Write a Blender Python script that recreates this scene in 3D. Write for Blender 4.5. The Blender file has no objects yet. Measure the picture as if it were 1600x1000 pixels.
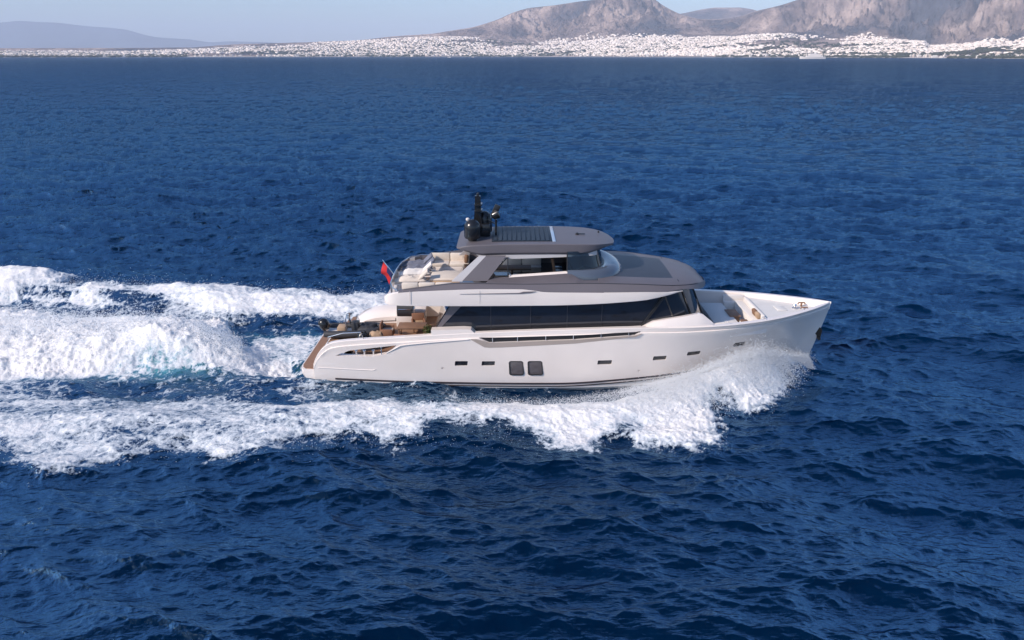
import bpy, bmesh, math, random
import numpy as np
from mathutils import Vector, Matrix
random.seed(7); rng = np.random.default_rng(11)
scene = bpy.context.scene
COL = scene.collection
R = math.radians

# ---------------------------------------------------------------- camera
FPX, CZ, YB = 1150.0, 15.5, 37.0            # focal length in photo pixels, camera height, distance of the yacht's axis
TH = math.atan(414.0 / FPX)                  # pitch below the horizon
cd = bpy.data.cameras.new('camera'); cam = bpy.data.objects.new('camera', cd); COL.objects.link(cam)
cd.sensor_width = 36.0; cd.lens = FPX / 1600 * 36; cd.clip_start = 0.5; cd.clip_end = 120000
cam.location = (0, 0, CZ); cam.rotation_euler = (math.pi / 2 - TH, 0, 0)
scene.camera = cam

# ---------------------------------------------------------------- sky, sun, exposure
SUN_EL, SUN_AZ = R(34), R(239)               # azimuth clockwise from +Y: behind the camera, to the left
sd = Vector((math.sin(SUN_AZ) * math.cos(SUN_EL), math.cos(SUN_AZ) * math.cos(SUN_EL), math.sin(SUN_EL)))
w = bpy.data.worlds.new('World'); scene.world = w; w.use_nodes = True
nt = w.node_tree; nt.nodes.clear()
sky = nt.nodes.new('ShaderNodeTexSky'); sky.sky_type = 'NISHITA'; sky.sun_disc = False
sky.sun_elevation = SUN_EL; sky.sun_rotation = SUN_AZ
sky.air_density = 1.0; sky.dust_density = 0.9; sky.ozone_density = 6.0
bg = nt.nodes.new('ShaderNodeBackground'); bg.inputs['Strength'].default_value = 0.15
wo = nt.nodes.new('ShaderNodeOutputWorld')
nt.links.new(sky.outputs[0], bg.inputs[0]); nt.links.new(bg.outputs[0], wo.inputs[0])
sl = bpy.data.lights.new('sun', 'SUN'); sl.energy = 4.3; sl.angle = R(0.53); sl.color = (1.0, 0.87, 0.76)
so = bpy.data.objects.new('sun', sl); COL.objects.link(so)
so.rotation_euler = sd.to_track_quat('Z', 'Y').to_euler()
scene.view_settings.view_transform = 'Standard'; scene.view_settings.look = 'None'
scene.view_settings.exposure = 0.2; scene.view_settings.gamma = 1.0
scene.cycles.use_denoising = True
scene.cycles.max_bounces = 6; scene.cycles.transmission_bounces = 6; scene.cycles.transparent_max_bounces = 12
scene.cycles.sample_clamp_indirect = 6; scene.cycles.volume_bounces = 1

# ---------------------------------------------------------------- helpers
def tag(o, label=None, cat=None, group=None, kind=None):
    if label: o['label'] = label
    if cat: o['category'] = cat
    if group: o['group'] = group
    if kind: o['kind'] = kind
    return o

def link(name, me, parent=None, loc=None):
    o = bpy.data.objects.new(name, me); COL.objects.link(o)
    if parent: o.parent = parent
    if loc: o.location = loc
    return o

def empty(name, loc=(0, 0, 0), rz=0, parent=None):
    o = bpy.data.objects.new(name, None); COL.objects.link(o); o.location = loc; o.rotation_euler = (0, 0, rz)
    o.empty_display_size = .2
    if parent: o.parent = parent
    return o

def fin(name, bm, mat, parent=None, smooth=35, loc=None):
    bmesh.ops.recalc_face_normals(bm, faces=bm.faces[:])
    me = bpy.data.meshes.new(name); bm.to_mesh(me); bm.free()
    if mat is not None:
        for m in (mat if isinstance(mat, (list, tuple)) else [mat]): me.materials.append(m)
    if smooth:
        me.polygons.foreach_set('use_smooth', [True] * len(me.polygons))
        me.set_sharp_from_angle(angle=R(smooth))
    return link(name, me, parent, loc)

def bx(bm, x0, x1, y0, y1, z0, z1, bev=0.0, rot=None, seg=2):
    r = bmesh.ops.create_cube(bm, size=1.0)
    vs = r['verts']
    c = Vector(((x0 + x1) / 2, (y0 + y1) / 2, (z0 + z1) / 2)); s = (x1 - x0, y1 - y0, z1 - z0)
    for v in vs: v.co = Vector((v.co.x * s[0], v.co.y * s[1], v.co.z * s[2]))
    if bev > 0:
        es = list({e for v in vs for e in v.link_edges})
        rb = bmesh.ops.bevel(bm, geom=es, offset=bev, segments=seg, profile=.5, affect='EDGES')
        vs = list({v for f in rb['faces'] for v in f.verts} | {v for v in vs if v.is_valid})
    for v in vs:
        if rot is not None: v.co = rot @ v.co
        v.co += c
    return vs

def tube(bm, pts, r, n=8, caps=True):
    pts = [Vector(p) for p in pts]; rings = []
    for i, p in enumerate(pts):
        t = (pts[min(i + 1, len(pts) - 1)] - pts[max(i - 1, 0)]).normalized()
        u = t.cross(Vector((0, 0, 1)))
        if u.length < .05: u = t.cross(Vector((0, 1, 0)))
        u.normalize(); v = t.cross(u)
        rr = r[i] if isinstance(r, (list, tuple)) else r
        rings.append([bm.verts.new(p + (u * math.cos(2 * math.pi * k / n) + v * math.sin(2 * math.pi * k / n)) * rr) for k in range(n)])
    for a, b in zip(rings, rings[1:]):
        for k in range(n): bm.faces.new((a[k], a[(k + 1) % n], b[(k + 1) % n], b[k]))
    if caps: bm.faces.new(rings[0]); bm.faces.new(rings[-1])

def lathe(bm, prof, c=(0, 0, 0), n=20, axis=None):
    rings = []
    for r, z in prof:
        ring = []
        for k in range(n):
            p = Vector((max(r, 1e-4) * math.cos(2 * math.pi * k / n), max(r, 1e-4) * math.sin(2 * math.pi * k / n), z))
            if axis is not None: p = axis @ p
            ring.append(bm.verts.new(p + Vector(c)))
        rings.append(ring)
    for a, b in zip(rings, rings[1:]):
        for k in range(n): bm.faces.new((a[k], a[(k + 1) % n], b[(k + 1) % n], b[k]))
    bm.faces.new(rings[0]); bm.faces.new(rings[-1])

def loft(bm, rings, closed=True, caps=True):
    R_ = [[bm.verts.new(p) for p in ring] for ring in rings]
    n = len(R_[0])
    for a, b in zip(R_, R_[1:]):
        for k in range(n if closed else n - 1):
            bm.faces.new((a[k], a[(k + 1) % n], b[(k + 1) % n], b[k]))
    if caps and closed: bm.faces.new(R_[0]); bm.faces.new(R_[-1])
    return R_

def prism(bm, poly_xz, y0, y1):                # polygon in x,z pushed between two lateral planes
    a = [bm.verts.new((p[0], y0, p[1])) for p in poly_xz]; b = [bm.verts.new((p[0], y1, p[1])) for p in poly_xz]
    n = len(a)
    for k in range(n): bm.faces.new((a[k], a[(k + 1) % n], b[(k + 1) % n], b[k]))
    bm.faces.new(a); bm.faces.new(b)

def interp(tab):
    xs = [t[0] for t in tab]; ys = [t[1] for t in tab]
    def f(x):                                   # smooth (monotone-ish) piecewise interpolation
        if x <= xs[0]: return ys[0]
        if x >= xs[-1]: return ys[-1]
        i = max(j for j in range(len(xs)) if xs[j] <= x); i = min(i, len(xs) - 2)
        h = xs[i + 1] - xs[i]; t = (x - xs[i]) / h
        def sl(j):
            if j == 0: return (ys[1] - ys[0]) / (xs[1] - xs[0])
            if j == len(xs) - 1: return (ys[-1] - ys[-2]) / (xs[-1] - xs[-2])
            d0 = (ys[j] - ys[j - 1]) / (xs[j] - xs[j - 1]); d1 = (ys[j + 1] - ys[j]) / (xs[j + 1] - xs[j])
            return 0 if d0 * d1 <= 0 else 2 * d0 * d1 / (d0 + d1)
        a, b = sl(i) * h, sl(i + 1) * h
        return (2*t**3 - 3*t*t + 1) * ys[i] + (t**3 - 2*t*t + t) * a + (-2*t**3 + 3*t*t) * ys[i + 1] + (t**3 - t*t) * b
    return f

# ---------------------------------------------------------------- materials
def mat(name, col, rough=.5, metal=0.0, coat=0.0, spec=.5, bump=0, bscale=20, var=0.0, vscale=3, alpha=1, trans=0):
    m = bpy.data.materials.new(name); m.use_nodes = True; t = m.node_tree; b = t.nodes['Principled BSDF']
    b.inputs['Base Color'].default_value = (*col, 1); b.inputs['Roughness'].default_value = rough
    b.inputs['Metallic'].default_value = metal; b.inputs['Coat Weight'].default_value = coat
    b.inputs['Coat Roughness'].default_value = .05; b.inputs['Specular IOR Level'].default_value = spec
    b.inputs['Alpha'].default_value = alpha; b.inputs['Transmission Weight'].default_value = trans
    if var or bump:
        tc = t.nodes.new('ShaderNodeTexCoord')
        n = t.nodes.new('ShaderNodeTexNoise'); n.inputs['Scale'].default_value = vscale; n.inputs['Detail'].default_value = 6
        t.links.new(tc.outputs['Object'], n.inputs['Vector'])
        if var:
            mx = t.nodes.new('ShaderNodeMix'); mx.data_type = 'RGBA'
            mx.inputs[6].default_value = (*[c * (1 - var) for c in col], 1); mx.inputs[7].default_value = (*[min(1, c * (1 + var)) for c in col], 1)
            mr = t.nodes.new('ShaderNodeMapRange'); mr.inputs[1].default_value = .3; mr.inputs[2].default_value = .7
            t.links.new(n.outputs[0], mr.inputs[0]); t.links.new(mr.outputs[0], mx.inputs[0]); t.links.new(mx.outputs[2], b.inputs['Base Color'])
        if bump:
            n2 = t.nodes.new('ShaderNodeTexNoise'); n2.inputs['Scale'].default_value = bscale; n2.inputs['Detail'].default_value = 4
            t.links.new(tc.outputs['Object'], n2.inputs['Vector'])
            bp = t.nodes.new('ShaderNodeBump'); bp.inputs['Strength'].default_value = bump; bp.inputs['Distance'].default_value = .02
            t.links.new(n2.outputs[0], bp.inputs['Height']); t.links.new(bp.outputs[0], b.inputs['Normal'])
    return m

M = {}
M['gel'] = mat('white_gelcoat', (.80, .725, .675), .16, coat=.5, var=.03, vscale=.6)
M['deckwhite'] = mat('white_nonskid', (.66, .645, .62), .6, var=.05, vscale=2)
M['boot'] = mat('dark_boot_stripe', (.05, .04, .045), .35)
M['antifoul'] = mat('antifouling', (.035, .04, .06), .5)
M['grey'] = mat('warm_grey_metallic_paint', (.125, .113, .125), .5, metal=.0, coat=.12, var=.04, vscale=1)
M['lightgrey'] = mat('light_grey_paint', (.5, .48, .485), .35, coat=.4)
M['darkgrey'] = mat('dark_grey_roof', (.035, .039, .052), .5, coat=.1, var=.1, vscale=1.5)
M['glass'] = mat('dark_tinted_glass', (.018, .020, .026), .06, spec=.6, coat=.6)
M['glass2'] = mat('blue_tinted_glass', (.03, .06, .085), .05, spec=.8, coat=1)
M['frame'] = mat('black_frame', (.02, .02, .022), .3)
M['chrome'] = mat('stainless', (.72, .72, .72), .15, metal=1)
M['black'] = mat('glossy_black', (.012, .012, .013), .25, coat=.3)
M['charcoal'] = mat('charcoal_rubber', (.035, .036, .042), .55, bump=.2, bscale=30)
M['cream'] = mat('cream_upholstery', (.66, .58, .50), .85, bump=.3, bscale=25, var=.06)
M['white_cush'] = mat('white_upholstery', (.72, .68, .64), .85, bump=.3, bscale=25)
M['brown'] = mat('brown_upholstery', (.22, .12, .07), .8, bump=.3, bscale=30, var=.15)
M['tan'] = mat('tan_upholstery', (.42, .29, .19), .8, bump=.3, bscale=30, var=.1)
M['bluegrey'] = mat('blue_grey_cushion', (.16, .17, .215), .85, bump=.4, bscale=18, var=.3, vscale=5)
M['red'] = mat('red_cloth', (.62, .03, .035), .8)
M['navy'] = mat('navy_cloth', (.02, .03, .12), .8)
M['leaf'] = mat('leaf', (.06, .085, .02), .6, var=.35, vscale=12)
M['pot'] = mat('pot', (.45, .42, .38), .6)
M['solar'] = mat('solar_louvre', (.016, .024, .036), .5)

def glass_clear(name, col, tr):
    m = bpy.data.materials.new(name); m.use_nodes = True; t = m.node_tree; t.nodes.clear()
    o = t.nodes.new('ShaderNodeOutputMaterial'); mx = t.nodes.new('ShaderNodeMixShader'); tb = t.nodes.new('ShaderNodeBsdfTransparent')
    g = t.nodes.new('ShaderNodeBsdfGlossy'); g.inputs['Roughness'].default_value = .03; tb.inputs[0].default_value = (*col, 1)
    lw = t.nodes.new('ShaderNodeLayerWeight'); lw.inputs[0].default_value = tr
    t.links.new(lw.outputs['Fresnel'], mx.inputs[0]); t.links.new(tb.outputs[0], mx.inputs[1]); t.links.new(g.outputs[0], mx.inputs[2]); t.links.new(mx.outputs[0], o.inputs[0])
    return m
M['clear'] = glass_clear('rail_glass', (.55, .58, .62), .35)
M['screen'] = glass_clear('windscreen_glass', (.18, .28, .36), .45)

def teak():
    m = bpy.data.materials.new('teak'); m.use_nodes = True; t = m.node_tree; b = t.nodes['Principled BSDF']
    tc = t.nodes.new('ShaderNodeTexCoord'); w_ = t.nodes.new('ShaderNodeTexWave'); w_.bands_direction = 'Y'; w_.inputs['Scale'].default_value = 3.2
    w_.inputs['Distortion'].default_value = 0; cr = t.nodes.new('ShaderNodeValToRGB'); cr.color_ramp.elements[0].position = .02; cr.color_ramp.elements[1].position = .12
    cr.color_ramp.elements[0].color = (.03, .02, .015, 1); cr.color_ramp.elements[1].color = (.36, .2, .12, 1)
    n = t.nodes.new('ShaderNodeTexNoise'); n.inputs['Scale'].default_value = 4; mx = t.nodes.new('ShaderNodeMix'); mx.data_type = 'RGBA'; mx.blend_type = 'MULTIPLY'; mx.inputs[0].default_value = .4
    t.links.new(tc.outputs['Object'], w_.inputs[0]); t.links.new(w_.outputs['Fac'], cr.inputs[0]); t.links.new(tc.outputs['Object'], n.inputs['Vector'])
    t.links.new(cr.outputs[0], mx.inputs[6]); t.links.new(n.outputs[0], mx.inputs[7]); t.links.new(mx.outputs[2], b.inputs['Base Color']); b.inputs['Roughness'].default_value = .6
    return m
M['teak'] = teak()

def wicker():
    m = bpy.data.materials.new('wicker'); m.use_nodes = True; t = m.node_tree; b = t.nodes['Principled BSDF']
    tc = t.nodes.new('ShaderNodeTexCoord'); c = t.nodes.new('ShaderNodeTexChecker'); c.inputs['Scale'].default_value = 28
    c.inputs[1].default_value = (.34, .17, .10, 1); c.inputs[2].default_value = (.16, .075, .045, 1)
    t.links.new(tc.outputs['Object'], c.inputs[0]); t.links.new(c.outputs[0], b.inputs['Base Color']); b.inputs['Roughness'].default_value = .7
    return m
M['wicker'] = wicker()

# ================================================================ SEA
def fractal_tile(N, beta, seed, kmin=1, ax=1.0):
    r = np.random.default_rng(seed)
    kx = np.fft.fftfreq(N) * N; ky = kx.copy(); KX, KY = np.meshgrid(kx, ky, indexing='ij'); K = np.sqrt((KX * ax) ** 2 + KY ** 2); K[0, 0] = 1e9
    H = (r.standard_normal((N, N)) + 1j * r.standard_normal((N, N))) * K ** (-beta); H[K < kmin] = 0
    h = np.real(np.fft.ifft2(H)); return (h - h.mean()) / h.std()

def ocean_tile(N, L, V, wdir, lmin, lmax, slope, seed, spread=5, damp=.05):
    r = np.random.default_rng(seed)
    k1 = np.fft.fftfreq(N, d=L / N) * 2 * math.pi; KX, KY = np.meshgrid(k1, k1, indexing='ij'); K = np.hypot(KX, KY); K[0, 0] = 1e-6
    Lw = V * V / 9.81
    P = np.exp(-1 / (K * Lw) ** 2) / K ** 4
    c = (KX * math.cos(wdir) + KY * math.sin(wdir)) / K
    P *= np.abs(c) ** spread + damp
    P *= np.exp(-(K * lmin / 6.28 * .6) ** 4) * (1 - np.exp(-(K * lmax / 6.28) ** 4)); P[0, 0] = 0
    H = np.sqrt(P) * (r.standard_normal((N, N)) + 1j * r.standard_normal((N, N)))
    h = np.real(np.fft.ifft2(H)); sx = np.real(np.fft.ifft2(1j * KX * H)); sy = np.real(np.fft.ifft2(1j * KY * H))
    s = slope / math.sqrt((sx ** 2 + sy ** 2).mean())
    dx = np.real(np.fft.ifft2(1j * KX / K * H)); dy = np.real(np.fft.ifft2(1j * KY / K * H))
    return h * s, dx * s, dy * s

def samp(t, x, y, L):
    N = t.shape[0]; u = (x / L * N) % N; v = (y / L * N) % N
    i = np.floor(u).astype(np.int32); j = np.floor(v).astype(np.int32); fu = u - i; fv = v - j
    i %= N; j %= N; i1 = (i + 1) % N; j1 = (j + 1) % N
    return (t[i, j] * (1 - fu) + t[i1, j] * fu) * (1 - fv) + (t[i, j1] * (1 - fu) + t[i1, j1] * fu) * fv

def sdf(poly, x, y):                            # signed distance, positive inside
    p = np.array(poly, float); d = np.full(x.shape, 1e9); ins = np.zeros(x.shape, bool)
    for a, b in zip(p, np.roll(p, -1, 0)):
        e = b - a; wx = x - a[0]; wy = y - a[1]
        t = np.clip((wx * e[0] + wy * e[1]) / (e @ e), 0, 1)
        d = np.minimum(d, np.hypot(wx - t * e[0], wy - t * e[1]))
        cnd = (a[1] > y) != (b[1] > y)
        with np.errstate(divide='ignore', invalid='ignore'):
            xi = a[0] + (y - a[1]) / (b[1] - a[1] if b[1] != a[1] else 1e-9) * e[0]
        ins ^= cnd & (x < xi)
    return np.where(ins, d, -d)

def sstep(a, b, x):
    t = np.clip((x - a) / (b - a), 0, 1); return t * t * (3 - 2 * t)

# foam outlines in yacht coordinates (x forward, l to port), metres
BAND_S = [(-60, -15), (-40, -12.2), (-21, -10.4), (-18, -11.2), (-16.1, -10.7), (-14.8, -10.1), (-12, -10.7), (-10, -10.3), (-6.5, -9.6), (-5, -9.7), (-3.3, -9.0), (-1.7, -8.5), (0, -8.8), (1.1, -9.6),
          (1.9, -10.1), (3.4, -10.2), (4.4, -9), (5.15, -8.6), (5.7, -9.3), (7.1, -9.1), (8.5, -9.1), (9.2, -7.4), (9.5, -5.9), (10.6, -6.4), (12.1, -6.2), (13.2, -4.9), (14.2, -3.8), (15.4, -2.2),
          (16.3, -.5), (16.2, 0), (14, -.6), (11, -1.8), (8.5, -2.5), (6.4, -3.5), (3.1, -3.9), (.6, -4.3), (-1.2, -4.7), (-3, -4.7), (-6.1, -5.0), (-9.2, -5.0), (-11.4, -4.5), (-15.8, -4.5), (-22.5, -3.8), (-30, -4.2), (-60, -6)]
BAND_P = [(16.3, .4), (15.4, 2.2), (12, 4.5), (8, 6.8), (2, 8.6), (-4, 9.6), (-8.8, 10.6), (-10.6, 11.0), (-14.1, 10.6), (-17.2, 9.8), (-21.4, 12.2), (-24, 11.3), (-28.7, 10.8), (-32.3, 13.2), (-35.5, 13.4), (-39, 15.5), (-60, 22),
          (-60, 12), (-40, 9.8), (-32, 8.8), (-26, 8.3), (-22, 7.0), (-18.5, 6.4), (-14, 5.6), (-10.5, 5.6), (-6, 5.2), (0, 4.6), (6.4, 3.6), (11, 2), (14, .8)]
HUMP = [(-10.9, -1.7), (-12.1, -2.4), (-17, -2.5), (-22, -2.8), (-26, -3.3), (-40, -4.5), (-60, -7), (-60, 11), (-40, 8.9), (-33, 8.0), (-26, 7.0), (-21, 5.9), (-18, 4.4), (-15.5, 2.4), (-13.2, 1.0), (-11.2, .6)]
WASH = [(-10.2, -2.4), (-12.5, -1.2), (-15.5, .8), (-15.5, 3.6), (-10.2, 3.8)]
PATCH = [(-9, 3.0), (-16, 3.4), (-18, 4.6), (-24, 6.4), (-40, 9), (-40, 11), (-21, 8.5), (-9, 7)]
crest_s = interp([(-60, -11), (-40, -9.2), (-20, -7.9), (-10, -7.6), (-3, -7), (1, -7.1), (5, -6.2), (9, -4.5), (12, -3.1), (14.5, -1.7), (16.3, -.2)])
amp_s = interp([(-60, .25), (-20, .3), (-6, .4), (1, .5), (5, .6), (7, .72), (9, .98), (10.5, 1.3), (12, 1.4), (13.5, 1.0), (15, .45), (16, .15), (16.5, .1), (17, 0)])
wid_s = interp([(-60, 3), (-20, 2.0), (0, 1.6), (6, 1.5), (11, 1.3), (14, .95), (16.3, .45)])
amp_p = interp([(-60, 1.4), (-36, 1.5), (-30, 1.0), (-20, .8), (-12, .6), (5, .6), (11, 1.0), (13.5, 1.2), (15.4, .8), (16.4, .1), (17, 0)])
crest_p = interp([(-60, 16), (-38, 12.2), (-24, 10), (-14, 8.9), (-3, 8), (5, 6.4), (9, 5.0), (12, 3.7), (14.5, 1.9), (16.3, .2)])
hump_h = interp([(-60, 1.0), (-40, 1.15), (-30, 1.15), (-24, 1.25), (-19, 1.55), (-16.5, 1.3), (-14.5, .6), (-12.5, -.05), (-11, -.4), (-10, -.1)])
hump_c = interp([(-60, 3), (-40, 2.2), (-24, 1.6), (-18, .6), (-14, -.6), (-11, -1)])
hump_w = interp([(-60, 5.5), (-40, 4.6), (-24, 3.3), (-18, 2.2), (-14, 1.2), (-11, .9)])
def tabf(f, x):
    g = np.linspace(-60, 20, 801); v = np.array([f(float(a)) for a in g]); return np.interp(x, g, v)

T_ragg = fractal_tile(512, 1.55, 5); T_ragg2 = fractal_tile(512, 1.15, 6); T_big = fractal_tile(256, 2.0, 8)
OA = ocean_tile(1024, 46.0, 2.3, R(82), .2, 6, .33, 21); OA_L = 46.0
OB = ocean_tile(1024, 310.0, 5.0, R(65), 4, 60, .095, 22); OB_L = 310.0

def wake_fields(x, l):
    """height (m) and foam coverage 0..1, aerated water 0..1"""
    m = (x > -60) & (x < 20) & (np.abs(l) < 24)
    H = np.zeros(x.shape); C = np.zeros(x.shape); A = np.zeros(x.shape)
    X, Lt = x[m], l[m]
    n1 = samp(T_ragg, X, Lt, 26.0); n2 = samp(T_ragg2, X, Lt, 13.0); nb = samp(T_big, X, Lt, 30.0)
    hs = tabf(amp_s, X) * np.exp(-((Lt - tabf(crest_s, X)) / tabf(wid_s, X)) ** 2)
    hp = tabf(amp_p, X) * np.exp(-((Lt - tabf(crest_p, X)) / (tabf(wid_s, X) * 1.1)) ** 2)
    # hollow along the hull sides
    hol = -.3 * np.exp(-((np.abs(Lt) - 4.3) / 1.1) ** 2) * sstep(-14, -6, X) * (1 - sstep(3, 8, X))
    u = (Lt - tabf(hump_c, X)) / tabf(hump_w, X)
    hh = tabf(hump_h, X) * np.exp(-np.abs(u) ** 2.6) * (1 - sstep(-11.5, -9.6, X))
    h = hs + hp + hol + hh
    w1 = .6 * n1 + .22 * nb + .28 * n2
    cs = sstep(-.7, 1.5, sdf(BAND_S, X, Lt) + w1 * .8)
    cp = sstep(-.8, 1.7, sdf(BAND_P, X, Lt) + w1)
    ch = sstep(-.3, .7, sdf(HUMP, X, Lt) + w1 * .6)
    cw = sstep(-.3, .9, sdf(WASH, X, Lt) + w1 * .7) * .95
    ca = sstep(-.6, 1.0, sdf(PATCH, X, Lt) + w1) * (.56 + .2 * (1 - sstep(-26, -19, X)))
    fade_s = 1 - .40 * (1 - sstep(-14, 4, X)); fade_p = .8 + .12 * (1 - sstep(-26, -20, X))
    # lacy remains between the bands
    mid = np.where(Lt < -1, .10 + .32 * (1 - sstep(-28, -20, X)), .38) * (1 - sstep(-10, -6, X)) * sstep(12, 7, np.abs(Lt)) + .25 * sstep(6.5, 5, np.abs(Lt)) * (1 - sstep(4, 9, X))
    c = np.maximum.reduce([cs * fade_s, cp * fade_p, ch, cw, ca, mid])
    # openings inside the sheet of foam, stretched along the way of the yacht
    op = samp(T_big, X * .55 + 3, Lt + 5, 17.0)
    c = c - .34 * sstep(.35, 1.5, op) * (c > .3) * (1 - .7 * ch)
    tq = np.exp(-((X + 18.0) / 3.0) ** 2 - ((Lt + 1.6) / .95) ** 2) * (.92 + .35 * n1)
    c = c - .5 * tq * (c > 0)
    h += c * (.06 * n1 + .03 * n2) + ch * (.12 * n1 + .035 * n2 + .30 * np.maximum(nb, -.6)) + cp * (1 - sstep(-14, -6, X)) * (.16 * nb + .05 * n1) + cs * sstep(6, 11, X) * (.10 * n1 + .03 * n2)
    a = ch * sstep(1.0, -1.6, Lt) * (1 - sstep(-15.2, -13.5, X)) * sstep(-24, -18, X)
    a = np.maximum(a, tq)
    H[m] = h; C[m] = np.clip(c, 0, 1); A[m] = np.clip(np.maximum(a, .35 * np.maximum(cw, ch)), 0, 1)
    return H, C, A

def build_sea():
    # one polar sheet about the drone's foot point out to the horizon; finer where the waves are near
    ang = np.concatenate([np.linspace(-180, -60, 60)[:-1], np.linspace(-60, -46, 60)[:-1], np.linspace(-46, 46, 980), np.linspace(46, 60, 60)[1:], np.linspace(60, 180, 60)[1:-1]]) * math.pi / 180
    rad = [.01, 3, 6, 9, 11, 13]; r = 13.0
    while r < 110: r += min(max(r * r / 11400 * .62, .062), 1.5); rad.append(r)
    while r < 3000: r += r * r / 11400 * .9; rad.append(r)
    while r < 60000: r *= 1.18; rad.append(r)
    rad = np.array(rad); na, nr = len(ang), len(rad)
    RR, AA = np.meshgrid(rad, ang, indexing='ij')
    X = (RR * np.sin(AA)).ravel(); Y = (RR * np.cos(AA)).ravel(); Rr = RR.ravel()
    fa = 1 - sstep(150, 900, Rr); fb = 1 - sstep(2500, 7000, Rr)
    H, C, A = wake_fields(X, Y - YB)
    calm = 1 - .55 * np.clip(C * 1.6, 0, 1)
    gust = 1 + .28 * samp(T_big, X, Y, 170.0)
    fa = fa * calm * gust * (1 + .9 * sstep(45, 220, Rr)); fb = fb * (1 - .4 * C)
    za = samp(OA[0], X, Y, OA_L); xa = samp(OA[1], X, Y, OA_L); ya = samp(OA[2], X, Y, OA_L)
    zb = samp(OB[0], X, Y, OB_L); xb = samp(OB[1], X, Y, OB_L); yb = samp(OB[2], X, Y, OB_L)
    Zt = H + za * fa + zb * fb
    lam = 1.1
    Xn = X + lam * (xa * fa + xb * fb); Yn = Y + lam * (ya * fa + yb * fb)
    # the hull displaces the water it sits in
    nv = na * nr
    co = np.empty((nv, 3), np.float32); co[:, 0] = Xn; co[:, 1] = Yn; co[:, 2] = Zt
    i = np.arange(nr - 1)[:, None] * na; j = np.arange(na)[None, :]; j1 = (j + 1) % na
    q = np.stack([i + j, i + na + j, i + na + j1, i + j1], -1).reshape(-1, 4).astype(np.int32)
    me = bpy.data.meshes.new('sea'); me.vertices.add(nv); me.vertices.foreach_set('co', co.ravel())
    me.loops.add(q.size); me.loops.foreach_set('vertex_index', q.ravel())
    me.polygons.add(len(q)); me.polygons.foreach_set('loop_start', np.arange(0, q.size, 4, dtype=np.int32))
    try: me.polygons.foreach_set('loop_total', np.full(len(q), 4, np.int32))
    except Exception: pass
    me.update(calc_edges=True); me.shade_smooth()
    for nm, arr in (('foam', C), ('aerated', A)):
        at = me.attributes.new(nm, 'FLOAT', 'POINT'); at.data.foreach_set('value', arr.astype(np.float32))
    me.materials.append(sea_material())
    o = link('sea', me); tag(o, kind='structure'); return o

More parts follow.
